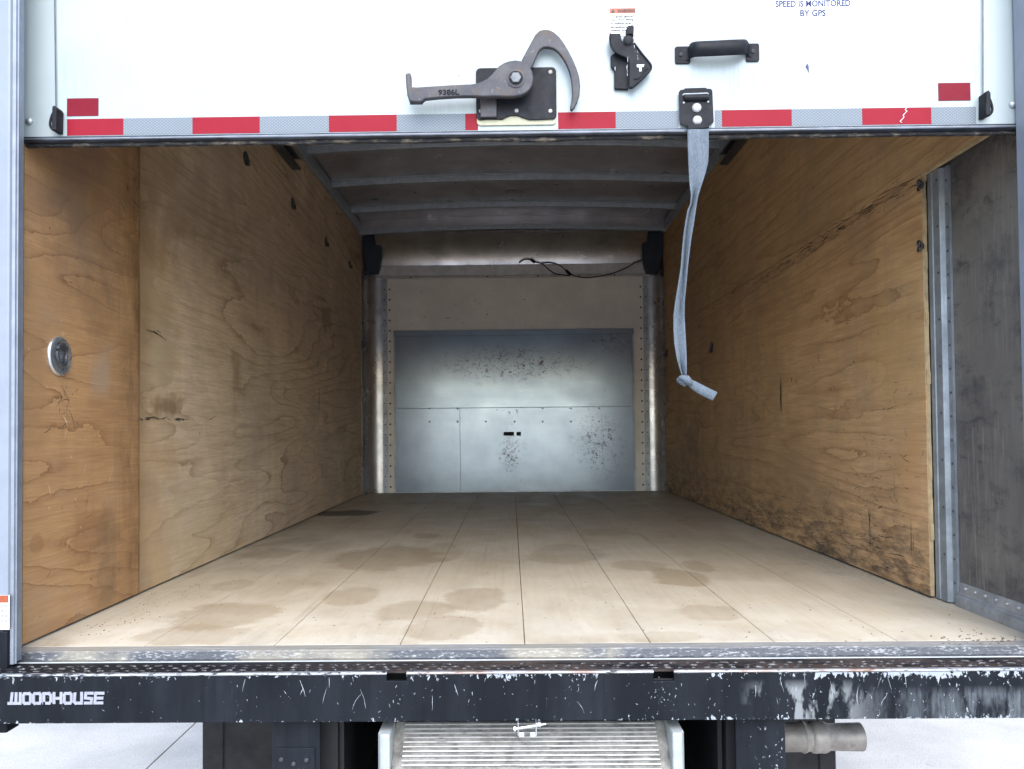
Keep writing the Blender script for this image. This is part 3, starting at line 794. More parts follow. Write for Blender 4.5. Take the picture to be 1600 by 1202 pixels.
# roof with bows
def arc(zc, drop, x0, x1, n=16):
    return [(x0 + (x1 - x0) * k / n, zc - drop * ((x0 + (x1 - x0) * k / n - 0.03) / 1.2) ** 2) for k in range(n + 1)]
top = arc(3.0, 0.035, -1.215, 1.262); bot = arc(2.99, 0.035, -1.215, 1.262)
rf = obj('roof', prism(bmesh.new(), top + bot[::-1], 1.73, 6.18, 'y'), M['roof'], T, smooth=30)
for v in (226, 280, 322, 356):
    yb = at(800, v, 'z', 2.955).y; zlow = 2.952
    if v == 356: yb = 5.84; zlow = at(800, 357, 'y', yb).z
    bm = bmesh.new()
    a, b = arc(2.9895 if v < 350 else zlow + 0.03, 0.035, -1.17, 1.225), arc(zlow, 0.035, -1.17, 1.225)
    prism(bm, a + b[::-1], yb, yb + 0.03, 'y')
    a, b = arc(2.9896, 0.035, -1.17, 1.225), arc(2.984, 0.035, -1.17, 1.225)
    
    if v < 350: prism(bm, a + b[::-1], yb - 0.022, yb, 'y'); prism(bm, a + b[::-1], yb + 0.03, yb + 0.052, 'y')
    obj('roof_bow', bm, M['bow'], rf, bevel=0.003, seg=2)
    if v == 356:
        bm = bmesh.new()
        a, b = arc(2.9893, 0.035, -1.17, 1.225), arc(zlow + 0.031, 0.035, -1.17, 1.225)
        prism(bm, a + b[::-1], yb + 0.012, yb + 0.016, 'y')
        obj('bow_web', bm, M['roof'], rf)
for sx, xa, xb in ((-1, -1.194, -1.128), (1, 1.186, 1.2345)):
    bm = BX(xa, xb, 1.84, 6.12, 2.870, 2.948)
    obj('roof_rail', bm, M['bow'], rf, bevel=0.004)
bm = bmesh.new()
fnC = lambda a, b, o: Vector((a, b, 2.99 - 0.035 * ((a - 0.03) / 1.2) ** 2 - o - 0.001))
q = at(800, 300, 'z', 2.988)
scratches(bm, fnC, 12, (q.x, q.y), (0.05, 0.03), (0.06, 0.22), (0.003, 0.008), (-0.5, 0.2), 0.0006, 0.25)
scratches(bm, fnC, 40, (0, 5.0), (0.6, 0.5), (0.02, 0.10), (0.002, 0.006), (0, 6.28), 0.0006, 0.3)
obj('scuff_marks', bm, M['scuff'], rf, kind='stuff', recalc=False)

# nose wall
nw = obj('nose_wall', BX(-1.20, 1.255, YW + 0.02, YW + 0.05, 0.80, 2.97), M['frame'], T)
def NW(u, v, y): p = at(u, v, 'y', y); return p.x, p.z
xa, zt_ = NW(603, 434, YW - 0.01); xb, _ = NW(1006, 434, YW - 0.01)
obj('liner_panel', BX(xa, xb, YW - 0.012, YW + 0.018, ZF + 0.002, zt_ + 0.03), M['tan'], nw)
# rounded corners
def quarter(cx, cy, r, sgn, n=14):
    return [(cx + sgn * r * math.cos(math.pi / 2 * k / n), cy + r * math.sin(math.pi / 2 * k / n)) for k in range(n + 1)]
zc_top = NW(585, 428, YW - 0.05)[1]
for sgn, xw, xi in ((-1, XL - 0.001, xa), (1, XR + 0.002, xb)):
    r = abs(xi - xw) - 0.03
    inner = quarter(xw - sgn * r, YW - 0.012 - r, r, sgn)
    outer = quarter(xw - sgn * r, YW - 0.012 - r, r + 0.008, sgn)
    bm = bmesh.new(); prism(bm, inner + outer[::-1], ZF + 0.003, zc_top + 0.02, 'z')
    obj('corner_sheet', bm, M['corner'], nw, smooth=40)
    bm = bmesh.new(); x0, x1 = sorted((xw - sgn * r, xi))
    box(bm, x0 + 0.0005, x1 + 0.010 if sgn < 0 else x1 - 0.0005, YW - 0.017, YW - 0.0125, ZF + 0.003, zt_)
    if sgn > 0: box(bm, x0 - 0.010, x0 + 0.0004, YW - 0.0166, YW - 0.0125, ZF + 0.003, zt_)
    obj('corner_trim', bm, M['alu_dull'], nw)
    bm = bmesh.new()
    for k in range(22):
        zz = ZF + 0.05 + k * 0.082
        if zz > zt_ - 0.02: break
        for dx, rr in ((sgn * -0.028, 0.0075), (sgn * 0.012, 0.005)):
            lathe(bm, [(rr, 0), (rr * 0.8, -0.003), (0, -0.004)], (xi + dx, YW - (0.012 if dx * sgn < 0 else 0.017), zz), 'y', 8)
    obj('rivet_row', bm, M['rubber'], nw, kind='stuff')
    c0, c1 = ((562, 597) if sgn < 0 else (1003, 1041))
    p0, p1 = NW(c0, 368, YW - 0.09), NW(c1, 428, YW - 0.09)
    bm = bmesh.new()
    xo, xn = (p0[0], p1[0]) if sgn < 0 else (p1[0], p0[0])
    prism(bm, [(xo, p0[1] + 0.03), (xn, p0[1] + 0.03), (xn, p1[1] + 0.12), (xn - sgn * -0.03, p1[1]), (xo + sgn * -0.06, p1[1]), (xo + sgn * -0.02, p1[1] + 0.15)], YW - 0.10, YW - 0.02, 'y')
    obj('corner_cap', bm, plain('dark_blue_corner_cap', (0.02, 0.028, 0.045), 0.45, 0, 0.2, 12), nw, bevel=0.012, seg=2, smooth=40)
# curved sheet above the header bar
zn0 = NW(800, 418, YW - 0.03)[1]
zn1 = at(800, 361, 'y', 5.89).z
xa2, xb2 = NW(590, 400, YW - 0.03)[0], NW(1008, 400, YW - 0.03)[0]
inner, outer = [], []
t0, t1 = math.radians(10), math.radians(58)
R = (zn1 - zn0) / (math.sin(t1) - math.sin(t0))
for k in range(17):
    t = t0 + (t1 - t0) * k / 16
    yy, zz = YW - 0.022 - R * (math.cos(t0) - math.cos(t)), zn0 + R * (math.sin(t) - math.sin(t0))
    inner.append((yy, zz)); outer.append((yy + 0.008 * math.cos(t), zz + 0.008 * math.sin(t)))
bm = bmesh.new(); prism(bm, inner + outer[::-1], xa2, xb2, 'x')
obj('nose_sheet', bm, M['nose'], nw, smooth=40)
h0, h1 = NW(587, 415.5, YW - 0.05), NW(1015, 434, YW - 0.05)
zt1 = NW(800, 413.5, YW - 0.05)[1]; zb1 = NW(800, 433, YW - 0.05)[1]
bm = bmesh.new(); prism(bm, [(YW - 0.05, zb1 + 0.018), (YW - 0.05, zt1 - 0.003), (YW - 0.047, zt1), (YW - 0.018, zt1), (YW - 0.018, zb1), (YW - 0.062, zb1), (YW - 0.066, zb1 + 0.004), (YW - 0.062, zb1 + 0.012)], h0[0], h1[0], 'x')
bar = obj('header_bar', bm, plain('brushed_bar', (0.60, 0.585, 0.585), 0.4, 0.25, 0.12, 14), nw)
bm = bmesh.new()
for u in (642, 762, 840, 905, 960):
    q = NW(u, 431, YW - 0.058)
    lathe(bm, [(0.006, 0), (0.006, -0.004), (0, -0.006)], (q[0], YW - 0.064, zb1 + 0.003), 'y', 8)
obj('rivet_row', bm, M['rubber'], nw, kind='stuff')
# steel kick plate
YP = YW - 0.036
p0, p1 = NW(617, 772, YP), NW(990, 514, YP); zm = NW(800, 637, YP)[1]
kp = obj('kick_plate', BX(p0[0], p1[0], YP + 0.003, YP + 0.02, ZF + 0.003, p1[1]), M['alu_dull'], nw)
def kick_sheet(x0, x1, z0, z1, dy):
    return obj('steel_sheet', BX(x0, x1, YP - dy, YP + 0.0028, z0, z1), M['plate'], nw, bevel=0.0015, seg=1)
xs_ = NW(719, 700, YP)[0]
kick_sheet(p0[0] + 0.010, xs_ - 0.0006, ZF + 0.010, zm - 0.001, 0.001)
kick_sheet(xs_ + 0.0006, p1[0] - 0.012, ZF + 0.010, zm - 0.001, 0.0015)
kick_sheet(p0[0] + 0.010, p1[0] - 0.012, zm + 0.001, p1[1] - 0.040, 0.003)
bm = bmesh.new()
prism(bm, [(YP - 0.0062, p1[1] - 0.040), (YP - 0.0062, p1[1] + 0.002), (YP - 0.004, p1[1] + 0.004), (YP + 0.003, p1[1] + 0.004), (YP + 0.003, p1[1] - 0.040)], p0[0], p1[0], 'x')
obj('plate_flange', bm, M['plate'], nw)
for x in (p0[0], p1[0] - 0.0105):
    obj('plate_edge', BX(x, x + 0.010, YP - 0.006, YP + 0.0028, ZF + 0.004, p1[1] - 0.042), M['alu_dull'], nw)
bm = bmesh.new()
for u in (671, 715, 759, 804, 848, 892, 936):
    for v in (638.5, 659):
        if u in (759, 804) and v < 640: continue
        q = NW(u, v, YP)
        lathe(bm, [(0.0075, 0), (0.006, -0.004), (0, -0.005)], (q[0], YP - 0.001, q[1]), 'y', 8)
obj('rivet_row', bm, M['dark_zinc'], nw, kind='stuff')
bm = bmesh.new()
for u0, u1 in ((787, 803), (807, 814)):
    a, b = NW(u0, 681, YP), NW(u1, 675, YP); box(bm, a[0], b[0], YP - 0.008, YP - 0.0016, a[1], b[1])
obj('latch_slot', bm, M['rubber'], nw, bevel=0.003)
bm = bmesh.new()
fnP = lambda a, b, o: Vector((a, YP - 0.0025 - o - 0.001, b))
for (u, v, su, sv, n, L, W, ang) in ((770, 565, .22, .07, 60, (.01, .12), (.001, .003), (-.5, .4)), (700, 575, .12, .06, 40, (.005, .03), (.001, .004), (0, 6.28)), (860, 575, .2, .03, 16, (.05, .3), (.001, .003), (-.06, .06)),
        (845, 568, .012, .02, 7, (.04, .08), (.004, .010), (1.0, 1.5)), (935, 690, .08, .13, 90, (.005, .04), (.001, .005), (0, 6.28)), (800, 712, .035, .10, 80, (.004, .045), (.001, .005), (1.0, 2.2)),
        (955, 530, .09, .04, 30, (.01, .05), (.001, .005), (0, 3.1)), (800, 645, .06, .03, 14, (.01, .03), (.002, .006), (1.2, 1.9)), (800, 660, .5, .3, 50, (.004, .025), (.001, .003), (0, 6.28))):
    q = NW(u, v, YP); scratches(bm, fnP, int(n * 1.9), q, (su, sv), (L[0], L[1] * 0.9), (W[0], W[1] * 1.25), ang, 0.0008, 0.6, 5, 1.4)
clip(bm, (p0[0] + 0.012, 0, ZF + 0.012), (p1[0] - 0.014, 9, p1[1] - 0.045))
obj('scuff_marks', bm, M['scuff'], nw, kind='stuff', recalc=False)
bm = bmesh.new()
fnT = lambda a, b, o: Vector((a, YW - 0.0125 - o, b))
scratches(bm, fnT, 40, NW(720, 480, YW), (0.5, 0.14), (0.01, 0.06), (0.002, 0.005), (-0.4, 0.9), 0.0006, 0.2)
clip(bm, (xa + 0.04, 0, p1[1] + 0.03), (xb - 0.04, 9, zt_ - 0.03))
obj('scuff_marks', bm, M['scuff_brown'], nw, kind='stuff', recalc=False)

# horizontal door tracks under the roof
for sgn, u, v in ((-1, 457, 266), (1, 1137, 258)):
    X = XL + 0.004 if sgn < 0 else XR - 0.004
    e = at(u, v, 'x', X)
    bm = bmesh.new()
    x0, x1 = sorted((X, X - sgn * 0.046))
    z0 = e.z
    pr = [(X, z0), (X - sgn * 0.046, z0), (X - sgn * 0.046, z0 + 0.012), (X - sgn * 0.042, z0 + 0.012), (X - sgn * 0.042, z0 + 0.004), (X - sgn * 0.004, z0 + 0.004),
          (X - sgn * 0.004, z0 + 0.056), (X - sgn * 0.042, z0 + 0.056), (X - sgn * 0.042, z0 + 0.048), (X - sgn * 0.046, z0 + 0.048), (X - sgn * 0.046, z0 + 0.060), (X, z0 + 0.060)]
    prism(bm, pr, 1.85, e.y, 'y')
    box(bm, x0, x1, e.y - 0.5, e.y - 0.46, z0 + 0.0605, z0 + 0.12)
    obj('door_track', bm, M['dark_zinc'], T, bevel=0.002)

# rear frame posts
def post_part(name, bm, mat, **k): return obj(name, bm, mat, T, **k)
xi = at(35.5, 600, 'y', 1.742).x
xo = at(19, 600, 'y', 1.70).x
zpb = at(27, 1036, 'y', 1.715).z
bm = bmesh.new()
prism(bm, [(xo - 0.005, 1.704), (xo + 0.0028, 1.704), (xo + 0.0038, 1.712), (xo + 0.0062, 1.712), (xo + 0.0068, 1.7085), (xi - 0.001, 1.7085), (xi, 1.711), (xi, 1.742), (xi - 0.006, 1.742), (xo - 0.005, 1.742)], zpb, 2.93, 'z')
obj('door_jamb', bm, plain('blue_grey_aluminium', (0.24, 0.265, 0.31), 0.45, 0.5, 0.12, 20), T, label='grey aluminium strip down the left edge of the opening')
zpw = at(8, 985, 'y', 1.70).z
lp = obj('rear_post', BX(-1.235, xo - 0.0055, 1.698, 1.742, zpw, 2.93), M['frame'], T, bevel=0.006)
obj('post_foot', BX(-1.235, xo - 0.006, 1.696, 1.742, 0.70, zpw - 0.001), M['bracket'], T, bevel=0.004)
# sticker on the left post
a, b = at(0, 930, 'y', 1.698), at(15, 984, 'y', 1.698)
bm = BX(a.x - 0.07, b.x, 1.6968, 1.6979, b.z, a.z); obj('warning_sticker', bm, M['sticker'], lp)
c = at(10, 941, 'y', 1.697)
bm = BX(a.x - 0.066, b.x - 0.002, 1.6962, 1.6967, c.z - 0.001, a.z - 0.0005); obj('orange_band', bm, M['orange'], lp)
bm = bmesh.new()
for k in range(4):
    zz = c.z - 0.010 - k * 0.011
    x = b.x - 0.004
    while x > a.x - 0.055:
        wd = rnd.uniform(0.003, 0.009); box(bm, x - wd, x, 1.6962, 1.6967, zz, zz + 0.0035); x -= wd + 0.002
obj('small_print', bm, M['ink_grey'], lp, kind='stuff')
# right post
xr = at(1596, 600, 'y', 1.775).x
bm = bmesh.new()
prism(bm, [(xr, 1.712), (xr + 0.004, 1.7085), (xr + 0.03, 1.7085), (xr + 0.03, 1.70), (1.285, 1.70), (1.285, 1.775), (xr + 0.006, 1.775), (xr, 1.772)], 0.845, 2.93, 'z')
rp = obj('rear_post', bm, M['frame'], T)
bm = bmesh.new()
for v, s in ((320, 1), (455, 1.5), (587, 1.0), (680, .8), (855, 1)):
    q = at(1597, v, 'y', 1.73)
    lathe(bm, [(0.007 * s, 0.0005), (0.007 * s, -0.003), (0.004 * s, -0.006), (0, -0.006)], (xr, 1.738, q.z), 'x', 12)
obj('bolt_row', bm, M['silver'], rp, kind='stuff')
# header over the door
obj('rear_header', BX(-1.235, 1.285, 1.698, 1.76, 2.78, 3.01), M['frame'], T, bevel=0.006)

# bumper with step
YB = 1.655
zt, zb = ZBT, ZBB
def notch(u0, u1): return at(u0, 1055, 'y', YB).x, at(u1, 1055, 'y', YB).x, at(u0, 1064.5, 'y', YB).z
n1, n2 = notch(604, 635), notch(1021, 1053)
BXL, BXR = -1.25, 1.275
pts = [(BXL, zb), (BXR, zb), (BXR, zt - 0.0055), (n2[1], zt - 0.0055), (n2[1], n2[2]), (n2[0], n2[2]), (n2[0], zt - 0.0055), (n1[1], zt - 0.0055), (n1[1], n1[2]), (n1[0], n1[2]), (n1[0], zt - 0.0055), (BXL, zt - 0.0055)]
bp = obj('bumper', prism(bmesh.new(), pts, YB, YB + 0.008, 'y'), M['bumper'], T, bevel=0.0016)
def edge_mat():
    m = Mat('scraped_bumper_edge', (0.6, 0.6, 0.6), 0.45, 0.4, 0.5)
    n = m.noise(1.0, m.vec(45, 120, 220), 5, 0.7)
    k = m.math('ADD', n, m.mr(m.x, -1.0, -0.3, 0.06, 0.0))
    c = m.mix(m.mr(k, 0.54, 0.62), (0.30, 0.315, 0.33), (0.012, 0.014, 0.018))
    rust = m.mul(m.mr(m.noise(9, None, 4), 0.45, 0.6), m.mr(m.x, -0.4, -0.05), m.mr(m.x, 0.75, 1.0, 1, 0), 0.75)
    c = m.mix(rust, c, (0.17, 0.10, 0.07))
    m.set('Base Color', c)
    return m.m
EM = edge_mat()
for e0, e1 in ((BXL, n1[0]), (n1[1], n2[0]), (n2[1], BXR)):
    bm = bmesh.new()
    prism(bm, [(YB - 0.001, zt - 0.0052), (YB - 0.003, zt - 0.003), (YB - 0.001, zt), (YB + 0.004, zt + 0.0008), (YB + 0.009, zt), (YB + 0.009, zt - 0.0052)], e0, e1, 'x')
    obj('bumper_edge', bm, EM, bp, smooth=40)
s1 = (at(745, 1035, 'z', zt).x, at(806, 1035, 'z', zt).x); s2 = (at(831, 1035, 'z', zt).x, at(892, 1035, 'z', zt).x)
bm = bmesh.new()
box(bm, BXL, BXR, YB + 0.0095, YB + 0.050, zt - 0.005, zt)
box(bm, BXL, BXR, YB + 0.062, YB + 0.095, zt - 0.005, zt)
for x0, x1 in ((BXL, s1[0]), (s1[1], s2[0]), (s2[1], BXR)):
    box(bm, x0, x1, YB + 0.050, YB + 0.062, zt - 0.005, zt)
obj('step_tread', bm, M['tread'], bp)
bm = bmesh.new()
for row in range(3):
    x = BXL + 0.02 + (row % 2) * 0.014
    while x < BXR - 0.02:
        yy = YB + 0.019 + row * 0.0165
        blocked = row == 2 and any(a - 0.012 < x < b + 0.012 for a, b in (s1, s2))
        if not blocked and rnd.random() < 0.93:
            L, W, H = rnd.uniform(0.007, 0.013), rnd.uniform(0.002, 0.0045), rnd.uniform(0.001, 0.0028)
            ang = rnd.uniform(-0.5, 0.5)
            ring0, ring1 = [], []
            for k in range(6):
                t = 2 * math.pi * k / 6
                px_, py_ = L * math.cos(t), W * math.sin(t)
                X_, Y_ = px_ * math.cos(ang) - py_ * math.sin(ang), px_ * math.sin(ang) + py_ * math.cos(ang)
                ring0.append(bm.verts.new((x + X_, yy + Y_, zt + 0.0001))); ring1.append(bm.verts.new((x + X_ * 0.55, yy + Y_ * 0.55, zt + H)))
            bm.faces.new(ring1)
            for k in range(6): bm.faces.new((ring0[k], ring0[(k + 1) % 6], ring1[(k + 1) % 6], ring1[k]))
        x += 0.028 + rnd.uniform(-0.004, 0.004)
def cleat_mat():
    m = Mat('scraped_tread_teeth', (0.1, 0.1, 0.1), 0.5, 0.3, 0.4)
    k = m.mr(m.noise(1.0, m.vec(110, 130, 90), 4, 0.7), 0.46, 0.66)
    m.set('Base Color', m.mix(k, (0.012, 0.012, 0.014), (0.17, 0.165, 0.16)))
    return m.m
obj('tread_cleats', bm, cleat_mat(), bp, kind='stuff')
# body of the bumper channel below the tread, so light does not fall through
obj('bumper_channel', BX(BXL, BXR, YB + 0.0085, YB + 0.012, zb + 0.002, n1[2] - 0.001), M['chassis'], bp)
obj('bumper_beam', BX(-1.24, 1.265, YB + 0.075, YB + 0.11, zb + 0.002, zt - 0.0055), M['chassis'], bp)
obj('bumper_light_stop', BX(-1.24, 1.265, YB + 0.0125, YB + 0.0745, zb + 0.002, zb + 0.006), M['chassis'], bp)  # unseen plate added to keep light out of the bumper notches
bm = bmesh.new()
fnB = lambda a, b, o: Vector((a, YB - o, b))
hz = (zt + zb) / 2
for u, n, su in ((622, 26, .014), (1036, 60, .014), (300, 40, .25), (750, 90, .22), (950, 70, .2), (1150, 90, .14), (1350, 110, .18), (1500, 60, .15)):
    x = at(u, 1090, 'y', YB).x
    scratches(bm, fnB, int(n * 0.5), (x, hz), (su, 0.026), (0.001, 0.011), (0.0005, 0.0014), (0.6, 2.5), 0.0004, 0.15, 4, 1.6)
for u, n in ((700, 5), (470, 5), (1240, 10), (1420, 10), (900, 6), (560, 4)):
    x = at(u, 1090, 'y', YB).x
    scratches(bm, fnB, n, (x, hz), (0.06, 0.02), (0.02, 0.06), (0.0005, 0.0011), (1.2, 1.9), 0.0004, 0.08)
vz = [v for v in bm.verts if v.co.z > zt - 0.007 or v.co.z < zb + 0.001]
bmesh.ops.delete(bm, geom=list({f for v in vz for f in v.link_faces}), context='FACES')
obj('paint_chips', bm, M['chip'], bp, kind='stuff', recalc=False)
# raised maker lettering
def strokes():
    w = 0.70
    L = {'W': [[(-0.28, 0), (0.9, 0), (0.9, 1)], [(0.0, 0), (0.10, 1)], [(0.47, 0), (0.50, 1)]],
         'O': [[(0.12, 0), (w - 0.12, 0), (w, 0.14), (w, 0.86), (w - 0.12, 1), (0.12, 1), (0, 0.86), (0, 0.14), (0.12, 0)]],
         'D': [[(0, 0), (w - 0.18, 0), (w, 0.2), (w, 0.8), (w - 0.18, 1), (0, 1), (0, 0)]],
         'H': [[(0, 0), (0, 1)], [(w, 0), (w, 1)], [(0, 0.5), (w, 0.5)]],
         'U': [[(0.05, 1), (0, 0.15), (0.12, 0), (w, 0)], [(w, 0), (w, 1)]],
         'S': [[(0, 0), (w - 0.05, 0), (w, 0.45), (0.08, 0.52), (0.12, 1), (w + 0.05, 1)]],
         'E': [[(w + 0.04, 0), (0, 0), (0.08, 1), (w + 0.1, 1)], [(0.05, 0.5), (w, 0.5)]]}
    out, x = [], 0.0
    for ch in 'WOODHOUSE':
        for pl in L[ch]: out.append([(a + x, b) for a, b in pl])
        x += (0.9 if ch == 'W' else w) + 0.30
    return out, x - 0.30
st, tw = strokes()
a, b = at(18, 1099, 'y', YB), at(160, 1083, 'y', YB)
sxw = (b.x - a.x) / tw; szw = b.z - a.z
k = 0
for gi, name in enumerate(['letter']):
    bm = bmesh.new()
    for pl in st:
        for (x0, z0), (x1, z1) in zip(pl, pl[1:]):
            P0 = Vector((a.x + x0 * sxw, a.z + z0 * szw)); P1 = Vector((a.x + x1 * sxw, a.z + z1 * szw))
            d = (P1 - P0); ln = d.length; d.normalize(); nrm = Vector((-d.y, d.x)) * 0.0029
            P0 -= d * 0.0016; P1 += d * 0.0029
            yy = YB - 0.0016 - 0.0002 * (k % 5); k += 1
            prism(bm, [tuple(P0 + nrm), tuple(P1 + nrm), tuple(P1 - nrm), tuple(P0 - nrm)], yy, YB + 0.0005, 'y')
    obj('lettering', bm, M['letter'], bp)

# chassis: bumper brackets, flaps, exhaust, wheels, rails
YK = 1.69
def br(u0, u1):
    return at(u0, 1150, 'y', YK).x, at(u1, 1150, 'y', YK).x
x0, x1 = br(425, 500)
lb = obj('bumper_bracket', BX(x0, x1, YK, YK + 0.012, 0.44, zb - 0.001), M['bracket'], T, bevel=0.003)
a, b = at(434, 1168, 'y', YK), at(493, 1240, 'y', YK)
bm = bmesh.new(); box(bm, a.x, b.x, YK - 0.004, YK - 0.0005, b.z, a.z)
obj('bracket_patch', bm, M['bracket'], lb, bevel=0.0035, seg=3)
bm = bmesh.new()
for u, v in ((441, 1185), (480, 1186), (460, 1192)):
    q = at(u, v, 'y', YK); lathe(bm, [(0.005, 0), (0.005, -0.004), (0.003, -0.006), (0, -0.006)], (q.x, YK - 0.004, q.z), 'y', 10)
obj('bolt_row', bm, M['cast'], lb, kind='stuff')
x0, x1 = br(1148, 1226)
rb = obj('bumper_bracket', BX(x0, x1, YK - 0.006, YK + 0.006, 0.44, zb - 0.001), worn_black('flaking_black_bracket_paint', 1.7, dusty=0.9).m, T, bevel=0.003)
YF = 2.42
for u0, u1 in ((316, 560), (1080, 1306)):
    x0, x1 = at(u0, 1160, 'y', YF).x, at(u1, 1160, 'y', YF).x
    bm = BX(x0, x1, YF, YF + 0.008, 0.16, 0.78)
    f = obj('mud_flap', bm, M['rubber'], T, bevel=0.003)
    bm = bmesh.new(); xs2 = at(349, 1160, 'y', YF).x if u0 < 500 else at(1280, 1160, 'y', YF).x
    box(bm, xs2 - 0.002, xs2 + 0.002, YF - 0.004, YF - 0.0003, 0.16, 0.78)
    obj('flap_rib', bm, M['hardware'], f)
for xc in (-0.86, -0.60, 0.66, 0.92):
    bm = bmesh.new()
    lathe(bm, [(0.24, -0.10), (0.37, -0.11), (0.395, -0.08), (0.395, 0.08), (0.37, 0.11), (0.24, 0.10)], (xc, 3.0, 0.395), 'x', 36)
    wv = obj('wheel', bm, M['rubber'], T, smooth=35)
    bm = bmesh.new()
    lathe(bm, [(0.238, -0.085), (0.22, -0.05), (0.08, -0.03), (0.08, 0.03), (0.22, 0.05), (0.238, 0.085)], (xc, 3.0, 0.395), 'x', 30)
    obj('rim', bm, M['frame'], wv, smooth=35)
for x in (-0.46, 0.48):
    obj('chassis_rail', BX(x, x + 0.06, 1.76, 6.15, 0.56, 0.755), M['chassis'], T)
obj('floor_frame', BX(-1.2, 1.25, 1.765, 6.1, 0.757, ZF - 0.076), M['chassis'], T)
bm = bmesh.new()
box(bm, -0.40, 0.475, 1.78, 4.6, 0.45, 0.46); box(bm, -0.398, 0.474, 3.2, 3.21, 0.4605, 0.756)
box(bm, -0.40, -0.39, 1.78, 4.6, 0.4605, 0.7565); box(bm, 0.466, 0.476, 1.78, 4.6, 0.4605, 0.7565)
obj('ramp_housing', bm, M['chassis'], T)
# exhaust
a, b = at(1228, 1152, 'y', 2.05), at(1345, 1154, 'y', 2.05)
r = 0.0365
def sx_(u): return at(u, 1152, 'y', 2.05).x
prof = [(0.0, sx_(1130)), (r, sx_(1130) + 0.001), (r, sx_(1250)), (r + 0.004, sx_(1254)), (r + 0.002, sx_(1257)), (r - 0.001, sx_(1260)), (r - 0.001, sx_(1264)), (r + 0.003, sx_(1267)), (r + 0.004, sx_(1272)), (r + 0.003, sx_(1280)),
        (r + 0.004, sx_(1285)), (r + 0.002, sx_(1289)), (r - 0.003, sx_(1294)), (r - 0.002, sx_(1318)), (r - 0.001, sx_(1345)), (r - 0.004, sx_(1346)), (r - 0.006, sx_(1338)), (r - 0.007, sx_(1250)), (0.0, sx_(1249))]
bm = bmesh.new(); lathe(bm, prof, (0, 2.05, a.z), 'x', 36)
obj('exhaust_pipe', bm, M['pipe'], T, smooth=35)
# ------------------------------------------------------------------ roller door
ZD = at(800, 204.5, 'y', YD).z
dr = empty('roller_door', (0.02, YD + 0.015, ZD), 'white roller door raised halfway over the truck opening with red and silver tape', 'door')
DXL, DXR = -1.138, 1.196
path = [(YD, ZD)]
ztop = 2.72
path.append((YD, 2.50))
path.append((YD, 2.52))
for k in range(1, 9):
    a = math.pi / 2 * k / 8
    path.append((YD + 0.19 * (1 - math.cos(a)), 2.52 + 0.19 * math.sin(a)))
path.append((3.05, 2.71))
def off(path, d):
    out = []
    for i, p in enumerate(path):
        q0, q1 = path[max(i - 1, 0)], path[min(i + 1, len(path) - 1)]
        t = Vector((q1[0] - q0[0], q1[1] - q0[1])).normalized()
        out.append((p[0] + t.y * d, p[1] - t.x * d))
    return out
bm = bmesh.new()
prism(bm, path + off(path, 0.025)[::-1], DXL, DXR, 'x')
obj('door_panel', bm, M['door'], dr, smooth=20)
# bottom channel and seal
bm = bmesh.new()
z0 = ZD
prism(bm, [(YD - 0.003, z0 - 0.0003), (YD - 0.005, z0 - 0.003), (YD - 0.005, z0 - 0.0095), (YD + 0.001, z0 - 0.012), (YD + 0.027, z0 - 0.012), (YD + 0.029, z0 - 0.0003)], DXL, DXR, 'x')
obj('bottom_channel', bm, plain('blue_grey_channel', (0.05, 0.06, 0.08), 0.35, 0.6, 0.5, 14), dr)
bm = bmesh.new()
prism(bm, [(YD - 0.0062, z0 - 0.0062), (YD - 0.0052, z0 - 0.0050), (YD - 0.0052, z0 - 0.0074)], DXL, DXR, 'x')
obj('channel_ridge', bm, M['alu'], dr)
bm = bmesh.new()
n = 60
loA = [];
for k in range(n + 1):
    x = DXL + (DXR - DXL) * k / n
    loA.append((x, z0 - 0.0125 - 0.006 - 0.003 * mnoise.noise(Vector((x * 7, 0, 0)))))
prism(bm, [(DXL, z0 - 0.0123)] + loA + [(DXR, z0 - 0.0123)], YD + 0.010, YD + 0.022, 'y')
def seal_mat():
    m = Mat('dirty_rubber_seal', (0.03, 0.03, 0.03), 0.75, 0, 0.3)
    c = m.mix(m.mr(m.noise(1.0, m.vec(30, 50, 80), 5, 0.7), 0.5, 0.68), (0.02, 0.021, 0.024), (0.22, 0.18, 0.14))
    m.set('Base Color', c); return m.m
obj('bottom_seal', bm, seal_mat(), dr)

def DP(u, v, y=YD): p = at(u, v, 'y', y); return (p.x, p.z)
def trow(u): return 190 - 0.0127 * (u - 800)
def dx_(u, y=YD): return at(u, trow(u), 'y', y).x
zt0, zt1_ = DP(800, 203)[1], DP(800, 177)[1]
segs = [(105, 193, 'r'), (193, 301, 'w'), (301, 406, 'r'), (406, 514, 'w'), (514, 620, 'r'), (620, 727, 'w'), (727, 747, 'r'), (872, 962, 'r'), (962, 1060, 'w'), (1117, 1128, 'w'),
        (1128, 1237, 'r'), (1237, 1347, 'w'), (1347, 1455, 'r'), (1455, 1525, 'w')]
for u0, u1, c in segs:
    obj('tape_strip', BX(dx_(u0), dx_(u1) - 0.0002, YD - 0.0007, YD - 0.0001, zt0, zt1_), M['tape_red' if c == 'r' else 'tape_white'], dr, label='red reflective tape' if c == 'r' else 'silver honeycomb reflective tape')
bm = bmesh.new()    # torn crack in the tape
pts = [(1418, 166), (1414, 172), (1417, 174), (1411, 180), (1412, 184), (1406, 190), (1409, 192)]
for (u0, v0), (u1, v1) in zip(pts, pts[1:]):
    A, B = DP(u0, v0), DP(u1, v1)
    prism(bm, [(A[0] - 0.0008, A[1]), (A[0] + 0.0008, A[1]), (B[0] + 0.0008, B[1]), (B[0] - 0.0008, B[1])], YD - 0.0012, YD - 0.0008, 'y')
